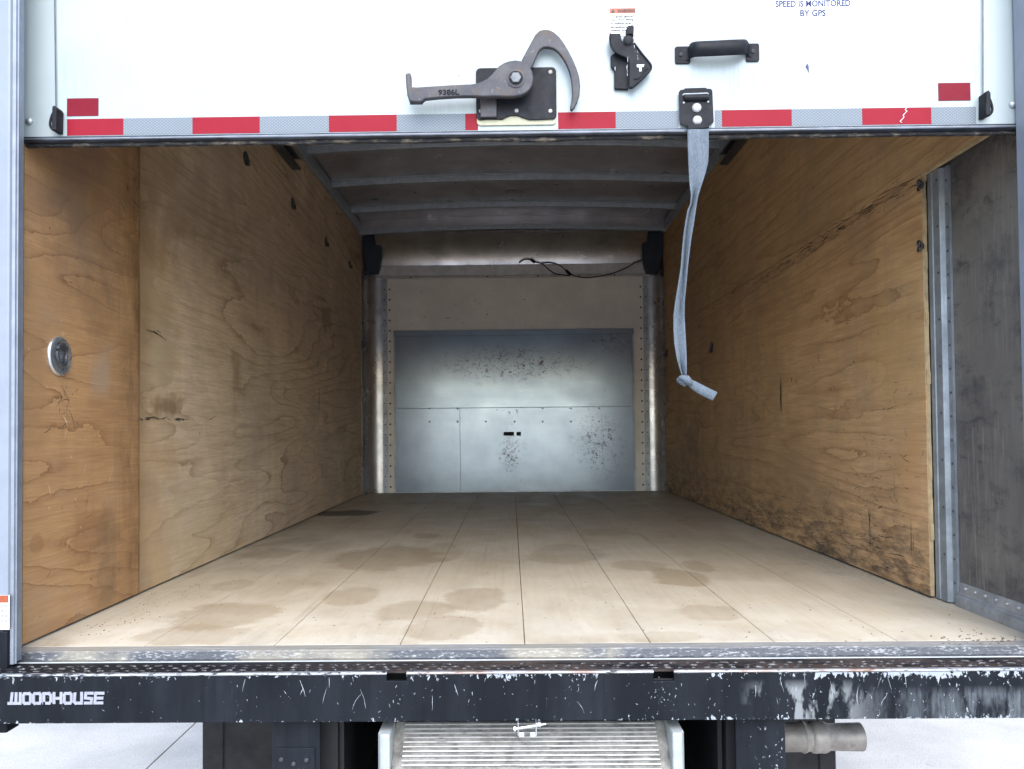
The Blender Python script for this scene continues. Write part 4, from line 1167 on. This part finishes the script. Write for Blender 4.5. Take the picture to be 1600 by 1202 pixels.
obj('tape_tear', bm, M['sticker'], dr, kind='stuff')
for u0, v0, u1, v1 in ((105, 154, 154, 182), (1466, 130, 1516, 158)):
    A, B = DP((u0 + u1) / 2, v0), DP((u0 + u1) / 2, v1)
    xa_, xb_ = DP(u0, (v0 + v1) / 2)[0], DP(u1, (v0 + v1) / 2)[0]
    obj('reflector', BX(xa_, xb_, YD - 0.0012, YD - 0.0001, B[1] + 0.0005, A[1]), M['reflector'], dr)

# cables, roller brackets, bolts
for sgn, ut, ub, vb in ((-1, 83.5, 87.5, 172), (1, 1536, 1536, 148)):
    A, B = DP(ut, -160, YD - 0.004), DP(ub, vb, YD - 0.004)
    bm = bmesh.new()
    tube(bm, [(A[0], YD - 0.004, A[1]), (B[0], YD - 0.004, B[1])], 0.0013, 6)
    obj('lift_cable', bm, M['dark_zinc'], dr)
    cx, cz = DP(92 if sgn < 0 else 1536, 191 if sgn < 0 else 168)
    bm = bmesh.new()
    W = 0.012
    xp = cx - sgn * 0.006
    prism(bm, [(xp - 0.006, cz - 0.030), (xp + 0.005, cz - 0.030), (xp + 0.006, cz + 0.020), (xp + 0.002, cz + 0.027), (xp - 0.004, cz + 0.025)], YD - 0.030, YD - 0.0005, 'y')
    tube(bm, spline([(xp, YD - 0.016, cz + 0.025), (xp + sgn * 0.010, YD - 0.018, cz + 0.012), (xp + sgn * 0.016, YD - 0.018, cz - 0.010), (xp + sgn * 0.013, YD - 0.016, cz - 0.022), (xp + sgn * 0.002, YD - 0.014, cz - 0.028)], 5), 0.0030, 7)
    rbk = obj('roller_bracket', bm, M['hardware'], dr, bevel=0.002)
    bm = bmesh.new()
    tube(bm, spline([(xp + sgn * 0.006, YD - 0.012, cz + 0.016), (xp + sgn * 0.008, YD - 0.013, cz), (xp + sgn * 0.007, YD - 0.012, cz - 0.004)], 4), 0.005, 8)
    tube(bm, spline([(xp + sgn * 0.008, YD - 0.012, cz - 0.008), (xp + sgn * 0.010, YD - 0.013, cz - 0.016), (xp + sgn * 0.006, YD - 0.012, cz - 0.022)], 4), 0.0045, 8)
    obj('cable_pulley', bm, M['silver'], rbk, smooth=40)
for u, v in ((46, 190), (1582, 164)):
    p = DP(u, v)
    bm = bmesh.new(); lathe(bm, [(0.0090, 0), (0.0090, -0.001), (0.007, -0.004), (0.003, -0.006), (0, -0.0065)], (p[0], YD - 0.0002, p[1]), 'y', 18)
    obj('bolt_head', bm, M['alu_dull'], dr, smooth=50)

# latch on its plate
def C2(x, y): return (600 + x / 3.478, y / 3.478)
def rrect(x0, x1, z0, z1, r, n=4):
    out = []
    for cx, cz, a0 in ((x1 - r, z1 - r, 0), (x0 + r, z1 - r, 90), (x0 + r, z0 + r, 180), (x1 - r, z0 + r, 270)):
        for k in range(n + 1):
            a = math.radians(a0 + 90 * k / n); out.append((cx + r * math.cos(a), cz + r * math.sin(a)))
    return out
q0, q1 = DP(744.5, 190), DP(868.5, 107.5)
bm = bmesh.new()
ro = rrect(q0[0], q1[0], q0[1], q1[1], 0.010)
# scalloped lower edge
low = [DP(*C2(x, y)) for x, y in ((560, 657), (645, 657), (665, 645), (690, 637), (725, 637), (755, 648), (790, 660), (880, 657))]
ro = ro[:15] + low + ro[15:]
prism(bm, ro, YD - 0.009, YD - 0.0045, 'y')
lp_ = obj('latch_plate', bm, M['hardware'], dr, bevel=0.0012)
bm = bmesh.new(); q2 = DP(744.5, 197.5)
prism(bm, rrect(q0[0] + 0.001, q1[0] - 0.001, q2[1], q1[1] - 0.004, 0.009), YD - 0.0043, YD - 0.0012, 'y')
obj('backing_plate', bm, M['cream'], lp_, bevel=0.001)
bm = bmesh.new()
for x, y in ((903, 403), (903, 613), (527, 613), (720, 612)):
    p = DP(*C2(x, y)); lathe(bm, [(0.0048, 0), (0.0044, -0.0018), (0.002, -0.0022), (0, -0.0016)], (p[0], YD - 0.009, p[1]), 'y', 12)
obj('screw_heads', bm, M['pipe'], lp_, kind='stuff')
hook = [(745, 345), (752, 325), (790, 255), (822, 195), (845, 174), (870, 167), (897, 169), (922, 181), (952, 208), (976, 240), (1000, 280), (1022, 322), (1045, 375), (1060, 424), (1065, 470), (1062, 520),
        (1050, 560), (1035, 590), (1020, 606), (1011, 598), (1012, 580), (1018, 555), (1022, 520), (1021, 475), (1015, 430), (1003, 385), (985, 345), (965, 312), (945, 288), (922, 271), (895, 263), (868, 264), (848, 276), (836, 295), (815, 345), (800, 378), (770, 385)]
bm = bmesh.new(); prism(bm, [DP(*C2(x, y), y=YD - 0.022) for x, y in hook], YD - 0.028, YD - 0.016, 'y')
hk = obj('latch_hook', bm, M['cast'], lp_, bevel=0.0045, seg=3, smooth=40)
lev = [(118, 410), (132, 402), (147, 405), (150, 430), (150, 478), (175, 481), (280, 474), (390, 467), (470, 464), (505, 460), (530, 450), (560, 435), (585, 412), (605, 388), (625, 366), (650, 350), (680, 339), (712, 334), (742, 338), (770, 349),
       (792, 368), (806, 395), (812, 430), (808, 462), (795, 490), (772, 512), (745, 525), (705, 532), (660, 533), (600, 530), (545, 533), (500, 530), (400, 531), (300, 537), (225, 545), (212, 556), (195, 562), (150, 560), (136, 548), (128, 520), (122, 470)]
bm = bmesh.new(); prism(bm, [DP(*C2(x, y), y=YD - 0.040) for x, y in lev], YD - 0.047, YD - 0.032, 'y')
lv = obj('latch_lever', bm, M['cast'], lp_, bevel=0.0055, seg=4, smooth=40)
p = DP(*C2(716, 426), y=YD - 0.048)
bm = bmesh.new(); lathe(bm, [(0.0215, 0.02), (0.0215, -0.003), (0.0165, -0.004), (0.0155, -0.001), (0.0155, 0.0)], (p[0], YD - 0.0455, p[1]), 'y', 28)
obj('pivot_boss', bm, M['cast'], lp_, smooth=40)
bm = bmesh.new(); lathe(bm, [(0.0165, 0.005), (0.0165, -0.0012), (0.0, -0.0012)], (p[0], YD - 0.0485, p[1]), 'y', 28)  # black disc paints in the shade of a recess round the bolt
obj('recess_shade_disc', bm, M['rubber'], lp_, smooth=25)
bm = bmesh.new()
lathe(bm, [(0.0135, 0.004), (0.0135, -0.003), (0.0120, -0.0045), (0, -0.005)], (p[0], YD - 0.0495, p[1]), 'y', 6)
obj('pivot_bolt', bm, M['dark_zinc'], lp_, smooth=25)
# pad under the lever end and small tongue below the hub
bm = bmesh.new(); a, b = DP(*C2(140, 562), y=YD - 0.036), DP(*C2(210, 543), y=YD - 0.036); box(bm, a[0], b[0], YD - 0.043, YD - 0.028, a[1] - 0.001, b[1] - 0.0015)
a, b = DP(*C2(525, 652)), DP(*C2(612, 545)); box(bm, a[0], b[0], YD - 0.016, YD - 0.0092, a[1], b[1])
obj('latch_tongue', bm, M['cast'], lp_, bevel=0.002)
a = DP(*C2(352, 502), y=YD - 0.047)
obj('forging_mark', text_bm('9386L', 0.048, 0.013, a[0], a[1], YD - 0.0465, 0.0012, 0.03), M['hardware'], lp_)

# catch with a T cut in it
def C3(x, y): return (940 + x / 6.154, y / 6.154)
yk = YD - 0.002
bm = bmesh.new()
prism(bm, [DP(*C3(x, y), y=YD - 0.018) for x, y in ((92, 520), (150, 480), (262, 560), (262, 845), (130, 838), (128, 660), (95, 620))], YD - 0.010, YD - 0.001, 'y')
ck = obj('door_catch', bm, M['hardware'], dr, bevel=0.0015)
outl = [(72, 345), (95, 328), (180, 328), (186, 370), (200, 405), (235, 440), (270, 440), (300, 415), (318, 425), (345, 462), (400, 535), (470, 620), (482, 655), (470, 690), (400, 762), (320, 835), (295, 852), (262, 850), (262, 590), (225, 560), (160, 525), (105, 480), (80, 420)]
bm = bmesh.new(); prism(bm, [DP(*C3(x, y), y=YD - 0.018) for x, y in outl], YD - 0.022, YD - 0.012, 'y')
obj('catch_body', bm, M['hardware'], ck, bevel=0.002, seg=2)
bm = bmesh.new(); prism(bm, [DP(*C3(x, y), y=YD - 0.018) for x, y in ((232, 290), (255, 262), (300, 255), (308, 275), (304, 360), (280, 345), (235, 350))], YD - 0.026, YD - 0.010, 'y')
obj('catch_tab', bm, M['hardware'], ck, bevel=0.002)
p = DP(*C3(256, 395), y=YD - 0.022)
bm = bmesh.new(); lathe(bm, [(0.0125, 0.010), (0.0125, 0.0), (0.0100, -0.0003), (0.0100, -0.0025), (0.0085, -0.0035), (0, -0.0035)], (p[0], YD - 0.0235, p[1]), 'y', 24)
obj('catch_pivot', bm, M['hardware'], ck, smooth=40)
bm = bmesh.new()
rim = [(318, 425), (345, 462), (400, 535), (470, 620), (482, 655), (470, 690), (400, 762), (320, 835), (295, 852)]
tube(bm, spline([(DP(*C3(x - 8, y), y=YD - 0.018)[0], YD - 0.0225, DP(*C3(x - 8, y), y=YD - 0.018)[1]) for x, y in rim], 4), 0.0024, 6)
tube(bm, spline([(DP(*C3(x, y), y=YD - 0.018)[0], YD - 0.0225, DP(*C3(x, y), y=YD - 0.018)[1]) for x, y in ((310, 770), (355, 760), (400, 705), (440, 660))], 4), 0.0018, 6)
tube(bm, spline([(DP(*C3(x, y), y=YD - 0.018)[0], YD - 0.0225, DP(*C3(x, y), y=YD - 0.018)[1]) for x, y in ((84, 335), (78, 400), (95, 470), (150, 520), (225, 556))], 4), 0.0022, 6)
obj('catch_rim', bm, M['hardware'], ck, smooth=60)
bm = bmesh.new()
a = [DP(*C3(x, y), y=YD - 0.018) for x, y in ((335, 632), (408, 628), (400, 652), (382, 655), (380, 694), (360, 696), (360, 658), (338, 655))]
prism(bm, a, YD - 0.0224, YD - 0.0221, 'y')
obj('letter_mark', bm, M['sticker'], ck)
bm = bmesh.new()
fnK = lambda a_, b_, o: Vector((a_, YD - 0.0222 - o, b_))
scratches(bm, fnK, 4, DP(*C3(312, 500), y=YD - 0.018), (0.0012, 0.008), (0.008, 0.024), (0.0008, 0.002), (1.45, 1.7), 0.0003, 0.1)
scratches(bm, fnK, 4, DP(*C3(350, 520), y=YD - 0.018), (0.0012, 0.008), (0.008, 0.016), (0.0006, 0.0014), (1.45, 1.7), 0.0003, 0.1)
fnK2 = lambda a_, b_, o: Vector((a_, YD - 0.0105 - o, b_))
scratches(bm, fnK2, 3, DP(*C3(136, 650), y=YD - 0.018), (0.0003, 0.006), (0.01, 0.03), (0.0008, 0.0016), (1.45, 1.7), 0.0003, 0.1)
scratches(bm, fnK, 5, DP(*C3(246, 710), y=YD - 0.018), (0.0006, 0.014), (0.01, 0.03), (0.0008, 0.0016), (1.45, 1.7), 0.0003, 0.1)
obj('bare_edges', bm, M['chip'], ck, kind='stuff', recalc=False)

# pull handle
bm = bmesh.new()
prism(bm, rrect(*(lambda a, b: (a[0], b[0], a[1], b[1]))(DP(1054.5, 101), DP(1078, 73.5)), 0.005), YD - 0.004, YD - 0.0005, 'y')
ph = obj('pull_handle', bm, M['hardware'], dr, bevel=0.001)
bm = bmesh.new()
prism(bm, rrect(*(lambda a, b: (a[0], b[0], a[1], b[1]))(DP(1165, 97.5), DP(1185.5, 69)), 0.005), YD - 0.004, YD - 0.0005, 'y')
obj('handle_foot', bm, M['hardware'], ph, bevel=0.001)
bm = bmesh.new()
prof_ = [(1066, 87, .028, -.0015), (1073, 86.5, .030, -.002), (1077, 84, .033, -.006), (1079, 78, .035, -.016), (1083, 75, .036, -.028), (1090, 74, .036, -.037), (1108, 73.5, .036, -.040), (1128, 72.5, .036, -.041), (1148, 71.5, .036, -.040), (1160, 71, .036, -.037), (1166, 70.8, .036, -.028), (1168, 71.5, .036, -.016), (1169, 77, .033, -.005), (1171, 82, .030, -.002), (1177, 83, .028, -.0015)]
rows = []
NS = 9
for u, v, hgt, dy in prof_:
    p = DP(u, v, y=YD + dy); row = []
    for k in range(NS):
        t = k / (NS - 1) * 2 - 1
        ybul = 0.010 * (t * t) if dy < -0.012 else 0.0
        row.append(bm.verts.new((p[0], YD + dy - 0.001 + ybul, p[1] + t * hgt / 2)))
    rows.append(row)
for A, B in zip(rows, rows[1:]):
    for k in range(NS - 1): bm.faces.new((A[k], A[k + 1], B[k + 1], B[k]))
hb = obj('handle_grip', bm, M['hardware'], ph, smooth=60)
sm = hb.modifiers.new('thick', 'SOLIDIFY'); sm.thickness = 0.003; sm.offset = 0
ss = hb.modifiers.new('sub', 'SUBSURF'); ss.levels = 1; ss.render_levels = 1
bm = bmesh.new()
for u, v in ((1063.5, 87), (1176, 82)):
    p = DP(u, v); lathe(bm, [(0.0042, 0), (0.0042, -0.002), (0.002, -0.003), (0.0015, -0.001), (0, -0.001)], (p[0], YD - 0.004, p[1]), 'y', 12)
obj('screw_heads', bm, M['cast'], ph, kind='stuff')

# strap bracket
def C4(x, y): return (1040 + x / 12.02, 120 + y / 12.02)
bm = bmesh.new()
ol = [(250, 290), (275, 250), (340, 238), (370, 215), (750, 205), (780, 222), (850, 225), (880, 260), (890, 500), (905, 830), (890, 875), (850, 895), (815, 893), (812, 905), (400, 930), (330, 915), (285, 885), (262, 830)]
prism(bm, [DP(*C4(x, y), y=YD - 0.010) for x, y in ol], YD - 0.010, YD - 0.0075, 'y')
sb = obj('strap_bracket', bm, M['hardware'], dr, bevel=0.0012)
bm = bmesh.new()
prism(bm, [DP(*C4(x, y), y=YD - 0.010) for x, y in ((265, 300), (880, 270), (890, 860), (290, 880))], YD - 0.0073, YD - 0.0008, 'y')
obj('bracket_base', bm, M['hardware'], sb)
bm = bmesh.new()
a, b = DP(*C4(345, 470), y=YD - 0.012), DP(*C4(800, 330), y=YD - 0.012); r = (b[1] - a[1]) / 2 * 0.9
lathe(bm, [(0, -0.001), (r, 0), (r, b[0] - a[0]), (0, b[0] - a[0] + 0.001)], (a[0], YD - 0.012, (a[1] + b[1]) / 2), 'x', 16)
obj('strap_bar', bm, M['hardware'], sb, smooth=40)
bm = bmesh.new()
for pts in (((320, 350), (345, 328), (560, 322), (780, 312), (805, 330)),):
    tube(bm, [(DP(*C4(x, y), y=YD - 0.010)[0], YD - 0.0100, DP(*C4(x, y), y=YD - 0.010)[1]) for x, y in pts], 0.0018, 6)
for x, y in ((342, 487), (797, 468)):
    p_ = DP(*C4(x, y), y=YD - 0.010); lathe(bm, [(0.0026, 0.001), (0.0026, -0.0006), (0, -0.001)], (p_[0], YD - 0.010, p_[1]), 'y', 8)
obj('slot_edge', bm, M['chip'], sb, smooth=60)
for x, y in ((584, 585), (595, 822)):
    p_ = DP(*C4(x, y), y=YD - 0.010); bm = bmesh.new()
    lathe(bm, [(0.0108, 0), (0.0106, -0.002), (0.008, -0.0042), (0.003, -0.0055), (0, -0.0057)], (p_[0], YD - 0.010, p_[1]), 'y', 20)
    obj('rivet_head', bm, M['white_rivet'], sb, smooth=50)
bm = bmesh.new()
prism(bm, [DP(*C4(x, y), y=YD - 0.010) for x, y in ((400, 1015), (800, 985), (812, 890), (405, 925))], YD - 0.018, YD - 0.012, 'y')
obj('strap_clamp', bm, M['hardware'], sb, bevel=0.0016)

# stickers on the door
a, b = DP(1212, 34), DP(1334, -40)
st1 = obj('speed_sticker', BX(a[0] - 0.004, b[0], YD - 0.0008, YD - 0.0001, a[1] , b[1]), M['sticker'], dr)
a = DP(1270, 6); obj('lettering', text_bm('SPEED IS MONITORED', 0.1745, 0.0155, a[0], a[1], YD - 0.0009, 0.0003, 0.028), M['ink_blue'], st1)
a = DP(1270, 21); obj('lettering', text_bm('BY GPS', 0.0595, 0.0155, a[0], a[1], YD - 0.0009, 0.0003, 0.028), M['ink_blue'], st1)
bm = bmesh.new()
for u0, u1 in ((1286, 1302), (1305, 1316), (1319, 1329)):
    u = u0
    while u < u1:
        p0_, p1_ = DP(u, 30.6 - 0.012 * (u - 1286)), DP(u + 1.3, 29.2 - 0.012 * (u - 1286)); box(bm, p0_[0], p1_[0], YD - 0.0012, YD - 0.0009, p0_[1], p1_[1]); u += 2.0
obj('small_print', bm, M['ink_grey'], st1, kind='stuff')
a, b = DP(952.5, 57), DP(993, 13)
st2 = obj('warning_sticker', BX(a[0], b[0], YD - 0.0008, YD - 0.0001, a[1], b[1]), M['sticker'], dr)
h = DP(970, 21.5)
obj('orange_band', BX(a[0] + 0.0004, b[0] - 0.0004, YD - 0.0012, YD - 0.0009, h[1], b[1] - 0.0003), M['orange'], st2)
c = DP(977, 17.5); obj('lettering', text_bm('WARNING', 0.0405, 0.0082, c[0] + 0.002, c[1], YD - 0.0013, 0.0003, 0.02), M['ink_black'], st2)
t = DP(957.5, 17.8); bm = bmesh.new(); prism(bm, [(t[0] - 0.0048, t[1] - 0.004), (t[0] + 0.0048, t[1] - 0.004), (t[0], t[1] + 0.0044)], YD - 0.0016, YD - 0.0013, 'y'); obj('warning_triangle', bm, M['ink_black'], st2)
for k, (s, wd) in enumerate((('To avoid serious', 34.5), ('injury from falling', 35), ('or shifting cargo', 33), ('be cautious when', 34), ('opening door.', 27))):
    p_ = DP(954.5, 26.5 + k * 5.4); wm = wd * 0.00148
    obj('lettering', text_bm(s, wm, 0.0062, p_[0] + wm / 2, p_[1], YD - 0.0009, 0.0003, 0.03), M['ink_black'], st2)
bm = bmesh.new()
for x0, x1, z0_, z1_ in ((a[0], a[0] + 0.0008, a[1], h[1]), (b[0] - 0.0008, b[0], a[1], h[1])): box(bm, x0, x1, YD - 0.0011, YD - 0.00085, z0_, z1_)
obj('sticker_border', bm, M['ink_grey'], st2)
# stuck bit of blue tape and dirt ticks
bm = bmesh.new(); prism(bm, [DP(*q) for q in ((1258.5, 105), (1261, 99.5), (1263.3, 104), (1263.6, 114), (1261.5, 109))], YD - 0.0012, YD - 0.0002, 'y')
obj('tape_scrap', bm, M['ink_blue'], dr)
bm = bmesh.new()
fnD = lambda a_, b_, o: Vector((a_, YD - o, b_))
for _ in range(70):
    u, v = rnd.uniform(110, 1520), rnd.uniform(0, 165)
    scratches(bm, fnD, 1, DP(u, v), (0, 0), (0.002, 0.008), (0.0006, 0.0018), (-0.9, 0.4), 0.0004, 0.2)
scratches(bm, fnD, 3, DP(716, 118), (0.004, 0.002), (0.006, 0.012), (0.001, 0.002), (-0.5, -0.2), 0.0004, 0.1)
obj('dirt_ticks', bm, M['ink_grey'], dr, kind='stuff', recalc=False)

# ------------------------------------------------------------------ pull strap
stp = empty('pull_strap', (*[at(1090, 205, 'y', YD - 0.014)[i] for i in (0, 1)], at(1068, 625, 'y', YD).z), 'grey webbing strap hanging from its black bracket on the door, knotted near its end', 'strap')
def C7(x, y): return (1000 + x / 2.2259, 120 + y / 2.2259)
sec = [(164, 238, 184, 0), (165, 238, 250, .1), (167, 236, 300, .15), (169, 226, 340, .35), (171, 214, 375, .7), (175, 200, 415, 1.0), (173, 194, 445, 1.0), (163, 191, 470, .9), (156, 186, 510, .8), (149, 177, 560, .9), (144, 170, 610, 1), (140, 163, 660, 1), (131, 158, 720, .9),
       (121, 153, 780, .8), (115, 153, 830, .7), (115, 156, 880, .6), (118, 159, 930, .55), (126, 160, 980, .7), (136, 160, 1015, .9), (145, 158, 1042, 1)]
bm = bmesh.new(); rows = []
FW = 0.048
NS = 13
dense = []
for i in range(len(sec) - 1):
    for k in range(4):
        t = k / 4; dense.append([sec[i][j] * (1 - t) + sec[i + 1][j] * t for j in range(4)])
dense.append(list(sec[-1]))
for i, (xl, xr_, yy, fold) in enumerate(dense):
    A, B = DP(*C7(xl, yy), y=YD - 0.014), DP(*C7(xr_, yy), y=YD - 0.014)
    w = B[0] - A[0]; row = []
    crease = 0.55 + 0.18 * math.sin(i * 0.16)
    # webbing keeps its width: what does not show sideways is folded in depth
    depth = min(0.022, math.sqrt(max(0.0, (FW / 2) ** 2 - (w / 2) ** 2)) * 0.8)
    for k in range(NS):
        t = k / (NS - 1)
        d = (t / crease if t < crease else (1 - t) / (1 - crease))
        d = d ** 1.4
        row.append(bm.verts.new((A[0] + w * t, YD - 0.016 + depth * (d - 0.3) * fold - 0.001 * math.sin(i * .3), A[1] * (1 - t) + B[1] * t)))
    rows.append(row)
for A, B in zip(rows, rows[1:]):
    for k in range(NS - 1): bm.faces.new((A[k], A[k + 1], B[k + 1], B[k]))
so_ = obj('webbing', bm, M['strap'], stp, smooth=70)
m_ = so_.modifiers.new('thick', 'SOLIDIFY'); m_.thickness = 0.0022; m_.offset = 0
kc = DP(*C7(153, 1057), y=YD - 0.016)
bm = bmesh.new()
bmesh.ops.create_icosphere(bm, subdivisions=4, radius=1.0)
for v in bm.verts:
    n_ = v.co.normalized(); wav = 1 + 0.10 * math.sin(6 * n_.x + 5 * n_.z) + 0.16 * mnoise.noise(n_ * 2.2)
    v.co = Vector((kc[0] + n_.x * 0.0155 * wav, YD - 0.017 + n_.y * 0.014 * wav, kc[1] + n_.z * 0.0125 * wav))
obj('knot', bm, M['strap'], stp, smooth=80)
bm = bmesh.new()
wrap = [(kc[0] - 0.013, YD - 0.026, kc[1] + 0.006), (kc[0] - 0.004, YD - 0.034, kc[1] + 0.004), (kc[0] + 0.008, YD - 0.031, kc[1] - 0.004), (kc[0] + 0.014, YD - 0.020, kc[1] - 0.007)]
tube(bm, spline(wrap, 5), [0.004 + 0.004 * math.sin(math.pi * k / 15) for k in range(16)], 10)
obj('knot_loop', bm, M['strap'], stp, smooth=80)
tl = [DP(*C7(x, y), y=YD - 0.018) for x, y in ((165, 1058), (185, 1072), (210, 1087), (235, 1100), (260, 1112))]
hw = [0.006, 0.010, 0.0115, 0.0115, 0.0115]
bm = bmesh.new(); rows = []
tls = spline([(a_[0], 0, a_[1]) for a_ in tl], 5); 
for i, p_ in enumerate(tls):
    t = i / (len(tls) - 1); k_ = t * 4; j = min(int(k_), 3); h_ = hw[j] * (1 - (k_ - j)) + hw[j + 1] * (k_ - j)
    d = Vector((0.86, 0, -0.5)); nrm = Vector((0.5, 0, 0.86)); row = []
    for k in range(12):
        a_ = 2 * math.pi * k / 12
        row.append(bm.verts.new(Vector((p_.x, YD - 0.018, p_.z)) + nrm * h_ * math.cos(a_) + Vector((0, 1, 0)) * h_ * 0.45 * math.sin(a_)))
    rows.append(row)
for A, B in zip(rows, rows[1:]):
    for k in range(12): bm.faces.new((A[k], A[(k + 1) % 12], B[(k + 1) % 12], B[k]))
to_ = obj('strap_end', bm, M['strap'], stp, smooth=80)
m_ = to_.modifiers.new('thick', 'SOLIDIFY'); m_.thickness = 0.0022; m_.offset = -1

# ------------------------------------------------------------------ loading ramp
rx0, rx1 = at(589, 1180, 'y', 1.64).x, at(1071.5, 1180, 'y', 1.64).x
rz = at(800, 1147.5, 'y', 1.64).z
rmp = empty('loading_ramp', ((rx0 + rx1) / 2, 1.9, 0.5), 'ribbed aluminium loading ramp with white side rails stowed under the bumper', 'ramp')
for sgn, xo_ in ((-1, rx0), (1, rx1)):
    xi_ = xo_ - sgn * 0.027
    bm = bmesh.new()
    prism(bm, [(xo_, 1.675), (xo_, 1.653), (xo_ - sgn * 0.006, 1.641), (xo_ - sgn * 0.010, 1.638), (xi_, 1.638), (xi_, 1.9), (xo_, 1.9)], 0.5, rz, 'z')
    for v in bm.verts:      # the rail nose is cut back at the top
        if v.co.z > rz - 0.001 and v.co.y < 1.66: v.co.y += 0.004
    obj('side_rail', bm, M['ramp_white'], rmp, bevel=0.004, seg=3)
xd0, xd1 = rx0 + 0.049, rx1 - 0.049
sy0, sz0 = 1.725, at(800, 1127, 'y', 1.725).z
sy1, sz1 = 1.60, at(800, 1127, 'y', 1.725).z - 0.135
dirv = Vector((0, sy1 - sy0, sz1 - sz0)); LN = dirv.length; dirv.normalize(); nv = Vector((0, -dirv.z, dirv.y))
if nv.y > 0: nv = -nv
if nv.z < 0: nv = Vector((0, -abs(nv.y), abs(nv.z)))
bm = bmesh.new()
P = lambda s, h: (sy0 + dirv.y * s + nv.y * h, sz0 + dirv.z * s + nv.z * h)
prism(bm, [P(0, -0.012), P(0, -0.002), P(LN, -0.002), P(LN, -0.012)], rx0 + 0.0275, rx1 - 0.0275, 'x')
obj('ramp_deck', bm, M['ramp_gap'], rmp)
pitch = 0.0098
rib = None
s = 0.004
cnt = 0
while s < LN - 0.005:
    if rib is None:
        bm = bmesh.new()
        prism(bm, [P(s, -0.0018), P(s + 0.0002, 0.002), P(s + 0.0010, 0.0026), P(s + 0.0030, 0.0026), P(s + 0.0038, 0.002), P(s + 0.004, -0.0018)], xd0, xd1, 'x')
        rib = obj('tread_rib', bm, M['ramp'], rmp); w0 = WL[rib].copy(); s0 = s
    else:
        clone(rib, w0 + dirv * (s - s0), rmp)
    s += pitch
# hitch bolt on the ramp
p0_, p1_ = at(803, 1139, 'y', 1.645), at(853, 1131.5, 'y', 1.645)
bm = bmesh.new()
tube(bm, [(p0_.x + 0.003, 1.645, p0_.z), (p1_.x - 0.012, 1.645, p1_.z - 0.0022)], 0.0032, 10)
tube(bm, [(p1_.x - 0.012, 1.645, p1_.z - 0.002), (p1_.x, 1.645, p1_.z)], 0.0018, 8)
lathe(bm, [(0.006, 0), (0.006, 0.004), (0, 0.004)], (p0_.x, 1.645, p0_.z), 'x', 6)
q = at(842, 1132, 'y', 1.645); lathe(bm, [(0.0055, -0.003), (0.0058, 0), (0.0055, 0.004), (0, 0.005)], (q.x, 1.645, q.z), 'x', 8)
hb_ = obj('hitch_bolt', bm, M['silver'], rmp, smooth=35)
bm = bmesh.new()
for u in (809.5, 837.5):
    a, b = at(u, 1126.5, 'y', 1.645), at(u, 1147, 'y', 1.645)
    box(bm, a.x - 0.0012, a.x + 0.0012, 1.634, 1.665, b.z, a.z)
    sg = 1 if u < 820 else -1
    c0, c1 = sorted((a.x + sg * 0.0014, a.x + sg * 0.013))
    box(bm, c0, c1, 1.634, 1.637, b.z - 0.003, b.z + 0.007)
obj('hitch_bracket', bm, M['alu'], rmp, bevel=0.001)

# ------------------------------------------------------------------ loose wire over the nose wall bar
YI = YW - 0.069
def WP(u, v): p = at(u, v, 'y', YI); return (p.x, YI, p.z)
wr = empty('hanging_wire', WP(900, 434), 'thin black wire with two splices drooping over the metal bar on the front wall', 'wire')
bm = bmesh.new()
tube(bm, spline([WP(*q) for q in ((811, 411), (819, 406), (828, 406), (838, 410), (848, 413), (858, 422), (868, 428), (880, 430), (890, 431))], 5), 0.0046, 7)
tube(bm, spline([WP(*q) for q in ((846, 411.5), (862, 411), (875, 415), (882, 421), (888, 426), (900, 432), (916, 434), (936, 432), (958, 427), (980, 418), (992, 411), (1003, 407.5))], 5), 0.0046, 7)
obj('wire_strand', bm, M['wire'], wr, smooth=60)
for a, b in (((829, 405.5), (836, 410.5)), ((884, 422), (892, 430))):
    bm = bmesh.new(); A, B = Vector(WP(*a)), Vector(WP(*b)); tube(bm, [A, A.lerp(B, 0.15), A.lerp(B, 0.85), B], [0.007, 0.011, 0.011, 0.007], 8)
    obj('wire_splice', bm, M['rubber'], wr, smooth=50)

# ------------------------------------------------------------------ crumbs on the floor
bm = bmesh.new()
def crumb(x, y, s):
    pts = [Vector((rnd.uniform(-1, 1) * s, rnd.uniform(-1, 1) * s * 0.7, rnd.uniform(0.05, 0.6) * s)) for _ in range(5)] + [Vector((s * 0.6, 0, 0)), Vector((-s * 0.6, 0.2 * s, 0)), Vector((0, -s * 0.6, 0))]
    vs = [bm.verts.new(Vector((x, y, ZF + 0.0006)) + p) for p in pts]
    try: bmesh.ops.convex_hull(bm, input=vs)
    except Exception: pass
for _ in range(90):
    p = at(rnd.gauss(1530, 35), rnd.gauss(1000, 7), 'z', ZF)
    if p.y > 1.76 and p.x < 1.21: crumb(p.x, p.y, rnd.uniform(0.001, 0.0045))
for _ in range(160):
    p = at(rnd.uniform(60, 1560), rnd.uniform(880, 1006), 'z', ZF)
    if XL + 0.02 < p.x < XR - 0.01: crumb(p.x, p.y, rnd.uniform(0.0008, 0.003))
for _ in range(90):
    t = rnd.random(); p = at(90 + 250 * t + rnd.uniform(0, 60), 995 - 95 * t, 'z', ZF)
    if p.x > XL + 0.02: crumb(p.x, p.y, rnd.uniform(0.0008, 0.003))
for v in [v for v in bm.verts if not v.link_faces]: bm.verts.remove(v)
obj('dirt_crumbs', bm, plain('dirt_crumb', (0.13, 0.09, 0.06), 0.9, 0, 0.5, 200), kind='stuff', label='brown crumbs of dirt scattered over the front of the cargo floor')
